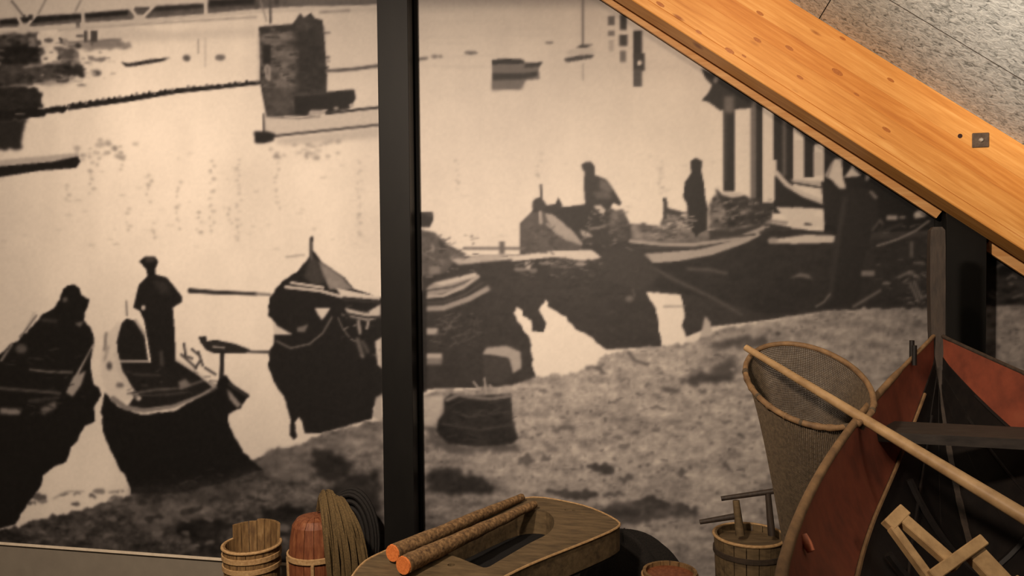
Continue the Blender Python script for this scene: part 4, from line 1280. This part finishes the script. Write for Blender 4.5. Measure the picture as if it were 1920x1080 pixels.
# ------------------------------------------------------------------ tubs, casks, rope
def stave_vessel(t, c, prof, thick, n, mat, zfun=None, mats=None):
    for k in range(n):
        a0, a1 = 2 * PI * k / n, 2 * PI * (k + 1) / n
        pr = [list(p) for p in prof]
        if zfun: pr[-1][1] += zfun(.5 * (a0 + a1))
        obj('stave', shift(stave(pr, thick, a0 + .012, a1 - .012), c), mat, t)


def hoops(t, c, zs, rad, w, mat, name='hoop', th=.007):
    for z in zs:
        r = rad(z)
        obj(name, shift(lathe([(r - .002, z - w / 2), (r + th, z - w / 2 + .002), (r + th, z + w / 2 - .002), (r - .002, z + w / 2), (r - .002, z - w / 2)], 32), c), mat, t)


# tub with two raised lugs
c = Py(472, 1018, -0.55); R1 = 0.158
t = empty('stave_tub', (c[0], c[1], 0), 'open wooden stave tub with pale hoops and raised rear lugs, leftmost container', 'tub')
zr = c[2]
rad = lambda z: .135 + (R1 - .135) * z / zr


def lug(a):
    a = math.atan2(math.sin(a), math.cos(a))
    d1 = abs(math.atan2(math.sin(a - 2.35), math.cos(a - 2.35))); d2 = abs(math.atan2(math.sin(a - 1.2), math.cos(a - 1.2)))
    return (.060 if d1 > .40 else .078) if d1 < .62 else (.088 if d2 < .62 else 0)


stave_vessel(t, (c[0], c[1], 0), [(.135, 0), (rad(zr * .5), zr * .5), (R1, zr)], .016, 20, M['tub'], lug)
hoops(t, (c[0], c[1], 0), (.06, zr * .45, zr - .055, zr - .115), rad, .030, M['hoop'])
obj('rim_binding', shift(tube([(R1 * math.cos(q), R1 * math.sin(q), zr - .006) for q in np.linspace(0, 2 * PI, 41)[:-1]], .009, 8, closed=True), (c[0], c[1], 0)), M['hoop'], t, smooth=True)
obj('bottom', shift(lathe([(0, .05), (.13, .05), (.13, .03), (0, .03)], 24), (c[0], c[1], 0)), M['tub'], t)

# round-shouldered cask buoy bound with bands
c = Py(592, 1040, -0.62); RB = 0.140
zt_ = Py(592, 966, -0.62)[2]; zc = c[2]
t = empty('cask_buoy', (c[0], c[1], 0), 'red-brown wooden cask buoy with crossed pale bands, beside the rope hank', 'cask')
prof = [(.10, 0), (.128, .12), (.140, zc - .12), (.143, zc), (.136, zc + .09), (.122, zt_ - .045), (.098, zt_ - .012), (.06, zt_), (.004, zt_ + .002)]
stave_vessel(t, (c[0], c[1], 0), prof, .004, 16, M['buoy'])
obj('core', shift(lathe([(.0, .01), (.09, .01), (.122, .12), (.134, zc - .12), (.137, zc), (.130, zc + .09), (.115, zt_ - .05), (.09, zt_ - .02), (.0, zt_ - .006)], 24), (c[0], c[1], 0)), M['buoy'], t, smooth=True)
hoops(t, (c[0], c[1], 0), (zc + .012, zc - .17, .1), lambda z: .146 if z > .3 else .13, .030, M['hoop'], 'band', .008)
vb = math.atan2(CAM[1] - c[1], CAM[0] - c[0]) - .12
for dz in (0, PI / 2, PI, -PI / 2):
    pts = [(r * 1.03 * math.cos(vb + dz), r * 1.03 * math.sin(vb + dz), z) for r, z in prof[1:4]]
    obj('band', shift(tube(pts, .010, 6), (c[0], c[1], 0)), M['hoop'], t)
CB = c.copy(); ZBT = zt_

# hank of rope over the cask's shoulder
TOPP = Py(612, 932, -0.66)
t = empty('rope_hank', (Py(650, 1070, -0.7)[0], -0.7, 0), 'hank of straw-coloured rope draped over the right side of the cask buoy', 'rope')
for k in range(19):
    u = k / 18
    a_ = Py(596 + 26 * u + random.uniform(-3, 3), 958 - 26 * math.sin(PI * min(1, u * 1.1)) + random.uniform(-6, 6), -0.60 + .06 * u)
    b_ = Py(600 + 42 * u, 926 + 22 * abs(u - .3) + random.uniform(-9, 8), -0.66)
    c_ = Py(606 + 64 * u, 975 + 6 * u, -0.80 + .05 * u + random.uniform(-.025, .012))
    d_ = Py(612 + 74 * u, 1040, -0.83 + .06 * u + random.uniform(-.02, .02))
    e_ = Py(616 + 76 * u + random.uniform(-4, 4), 1120, -0.82 + .05 * u)
    f_ = np.array([e_[0], e_[1] - .01, .04 + .03 * random.random()])
    pts = smooth_path([a_, b_, c_, d_, e_, f_], 22)
    obj('strand', tube(pts, random.uniform(.0075, .0115), 6), M['rope'], t, smooth=True)
# dark coil behind
cc_ = Py(652, 1012, -0.30)
t = empty('tarred_coil', (cc_[0], cc_[1], 0), 'black tarred rope coil leaning on the mural behind the rope hank', 'rope')
for k in range(9):
    ra, rb = .10 + .009 * k, .20 + .012 * k
    ct_ = np.array([cc_[0], cc_[1] + .008 * (k % 3), rb + .02])
    dz = cc_[2] - .03
    pts = [(cc_[0] + ra * math.cos(q), cc_[1] + .02 * (k % 3) + .05 * math.sin(q) * .6, dz + rb * 1.05 * math.sin(q)) for q in np.linspace(0, 2 * PI, 37)[:-1]]
    obj('turn', tube(pts, .013, 6, closed=True), M['tarrope'], t, smooth=True)
zlow = cc_[2] - .03 - .296 * 1.05
obj('tail', tube(smooth_path([(cc_[0], cc_[1], zlow), (cc_[0] + .03, cc_[1] - .02, zlow * .5), (cc_[0] + .02, cc_[1] - .05, .015)], 12), .014, 6), M['tarrope'], t, smooth=True)

# stave bucket beside the net, with carrying stick
c = Py(1405, 1002, -0.62); RK = .168
t = empty('stave_bucket', (c[0], c[1], 0), 'wooden stave bucket with stick handle, below the landing net', 'bucket')
zr2 = c[2]
rad2 = lambda z: .14 + (RK - .14) * z / zr2
stave_vessel(t, (c[0], c[1], 0), [(.14, 0), (rad2(zr2 * .5), zr2 * .5), (RK, zr2)], .015, 18, M['grey_wood'])
obj('rim', shift(tube([(RK * math.cos(q), RK * math.sin(q), zr2 - .002) for q in np.linspace(0, 2 * PI, 41)[:-1]], .008, 8, closed=True), (c[0], c[1], 0)), M['hoop'], t, smooth=True)
hoops(t, (c[0], c[1], 0), (.08, zr2 * .5, zr2 - .075), rad2, .026, M['crate'])
obj('bottom', shift(lathe([(0, .06), (.14, .06), (.14, .04), (0, .04)], 24), (c[0], c[1], 0)), M['crate'], t)
obj('lid', shift(lathe([(0, zr2 - .03), (.150, zr2 - .03), (.150, zr2 - .05), (0, zr2 - .05)], 24), (c[0], c[1], 0)), M['grey_wood'], t)
y_h = c[1]
h0, h1 = Py(1388, 1004, y_h - .02), Py(1380, 938, y_h)
obj('upright', tube([h0, .5 * (h0 + h1), h1], [.022, .019, .016], 8), M['grey_wood'], t, smooth=True)
h0, h1 = Py(1352, 935, y_h), Py(1450, 921, y_h)
obj('carrying_stick', tube([h0, h1], [.012, .014], 8), M['stem'], t, smooth=True)
h0, h1 = Py(1312, 979, y_h - .02), Py(1378, 968, y_h)
obj('side_stick', tube([h0, h1], [.012, .016], 8), M['stem'], t, smooth=True)
h0, h1 = Py(1447, 1004, y_h - .02), Py(1440, 925, y_h)
obj('upright', tube([h0, h1], [.018, .014], 8), M['stem'], t, smooth=True)

# small cask at the bottom edge
c = Py(1256, 1070, -0.95); RC = .132
t = empty('small_cask', (c[0], c[1], 0), 'small brown cask with a tan hoop at the bottom edge, left of the bucket', 'cask')
zt3 = c[2]
stave_vessel(t, (c[0], c[1], 0), [(.105, 0), (.128, zt3 * .35), (.133, zt3 * .6), (.122, zt3)], .014, 16, M['tub'])
hoops(t, (c[0], c[1], 0), (.07, zt3 * .4, zt3 - .03), lambda z: .122 if z > zt3 * .8 or z < .1 else .132, .03, M['hoop'])
obj('head', shift(lathe([(0, zt3 - .018), (.110, zt3 - .018), (.110, zt3 - .035), (0, zt3 - .035)], 24), (c[0], c[1], 0)), M['buoy'], t)

# heap of black netting by the wall
c = Py(1190, 1040, -0.36)
V, Fc = [], []
NUh, NVh = 40, 16
zt4 = Py(1180, 1004, -0.36)[2]
for r in range(NVh + 1):
    u = r / NVh
    for k in range(NUh):
        q = 2 * PI * k / NUh
        rr = math.sin(u * PI / 2)
        bump_ = 1 + .10 * math.sin(3 * q + 1) + .07 * math.sin(7 * q + 4 * u)
        V.append((c[0] + .06 * (1 - u) * -1 + .34 * rr * bump_ * math.cos(q), c[1] + .22 * rr * min(bump_, 1.05) * math.sin(q),
                  max(0, zt4 * math.cos(u * PI / 2) ** .7 * (1 + .05 * math.sin(5 * q)) if u < 1 else 0)))
for r in range(NVh):
    for k in range(NUh):
        l = (k + 1) % NUh
        Fc.append((r * NUh + k, r * NUh + l, (r + 1) * NUh + l, (r + 1) * NUh + k))
o = obj('netting_heap', (V, Fc), M['tarnet'], smooth=True)
tag(o, 'heap of black tarred netting against the mural, right of the hollow board', 'netting')
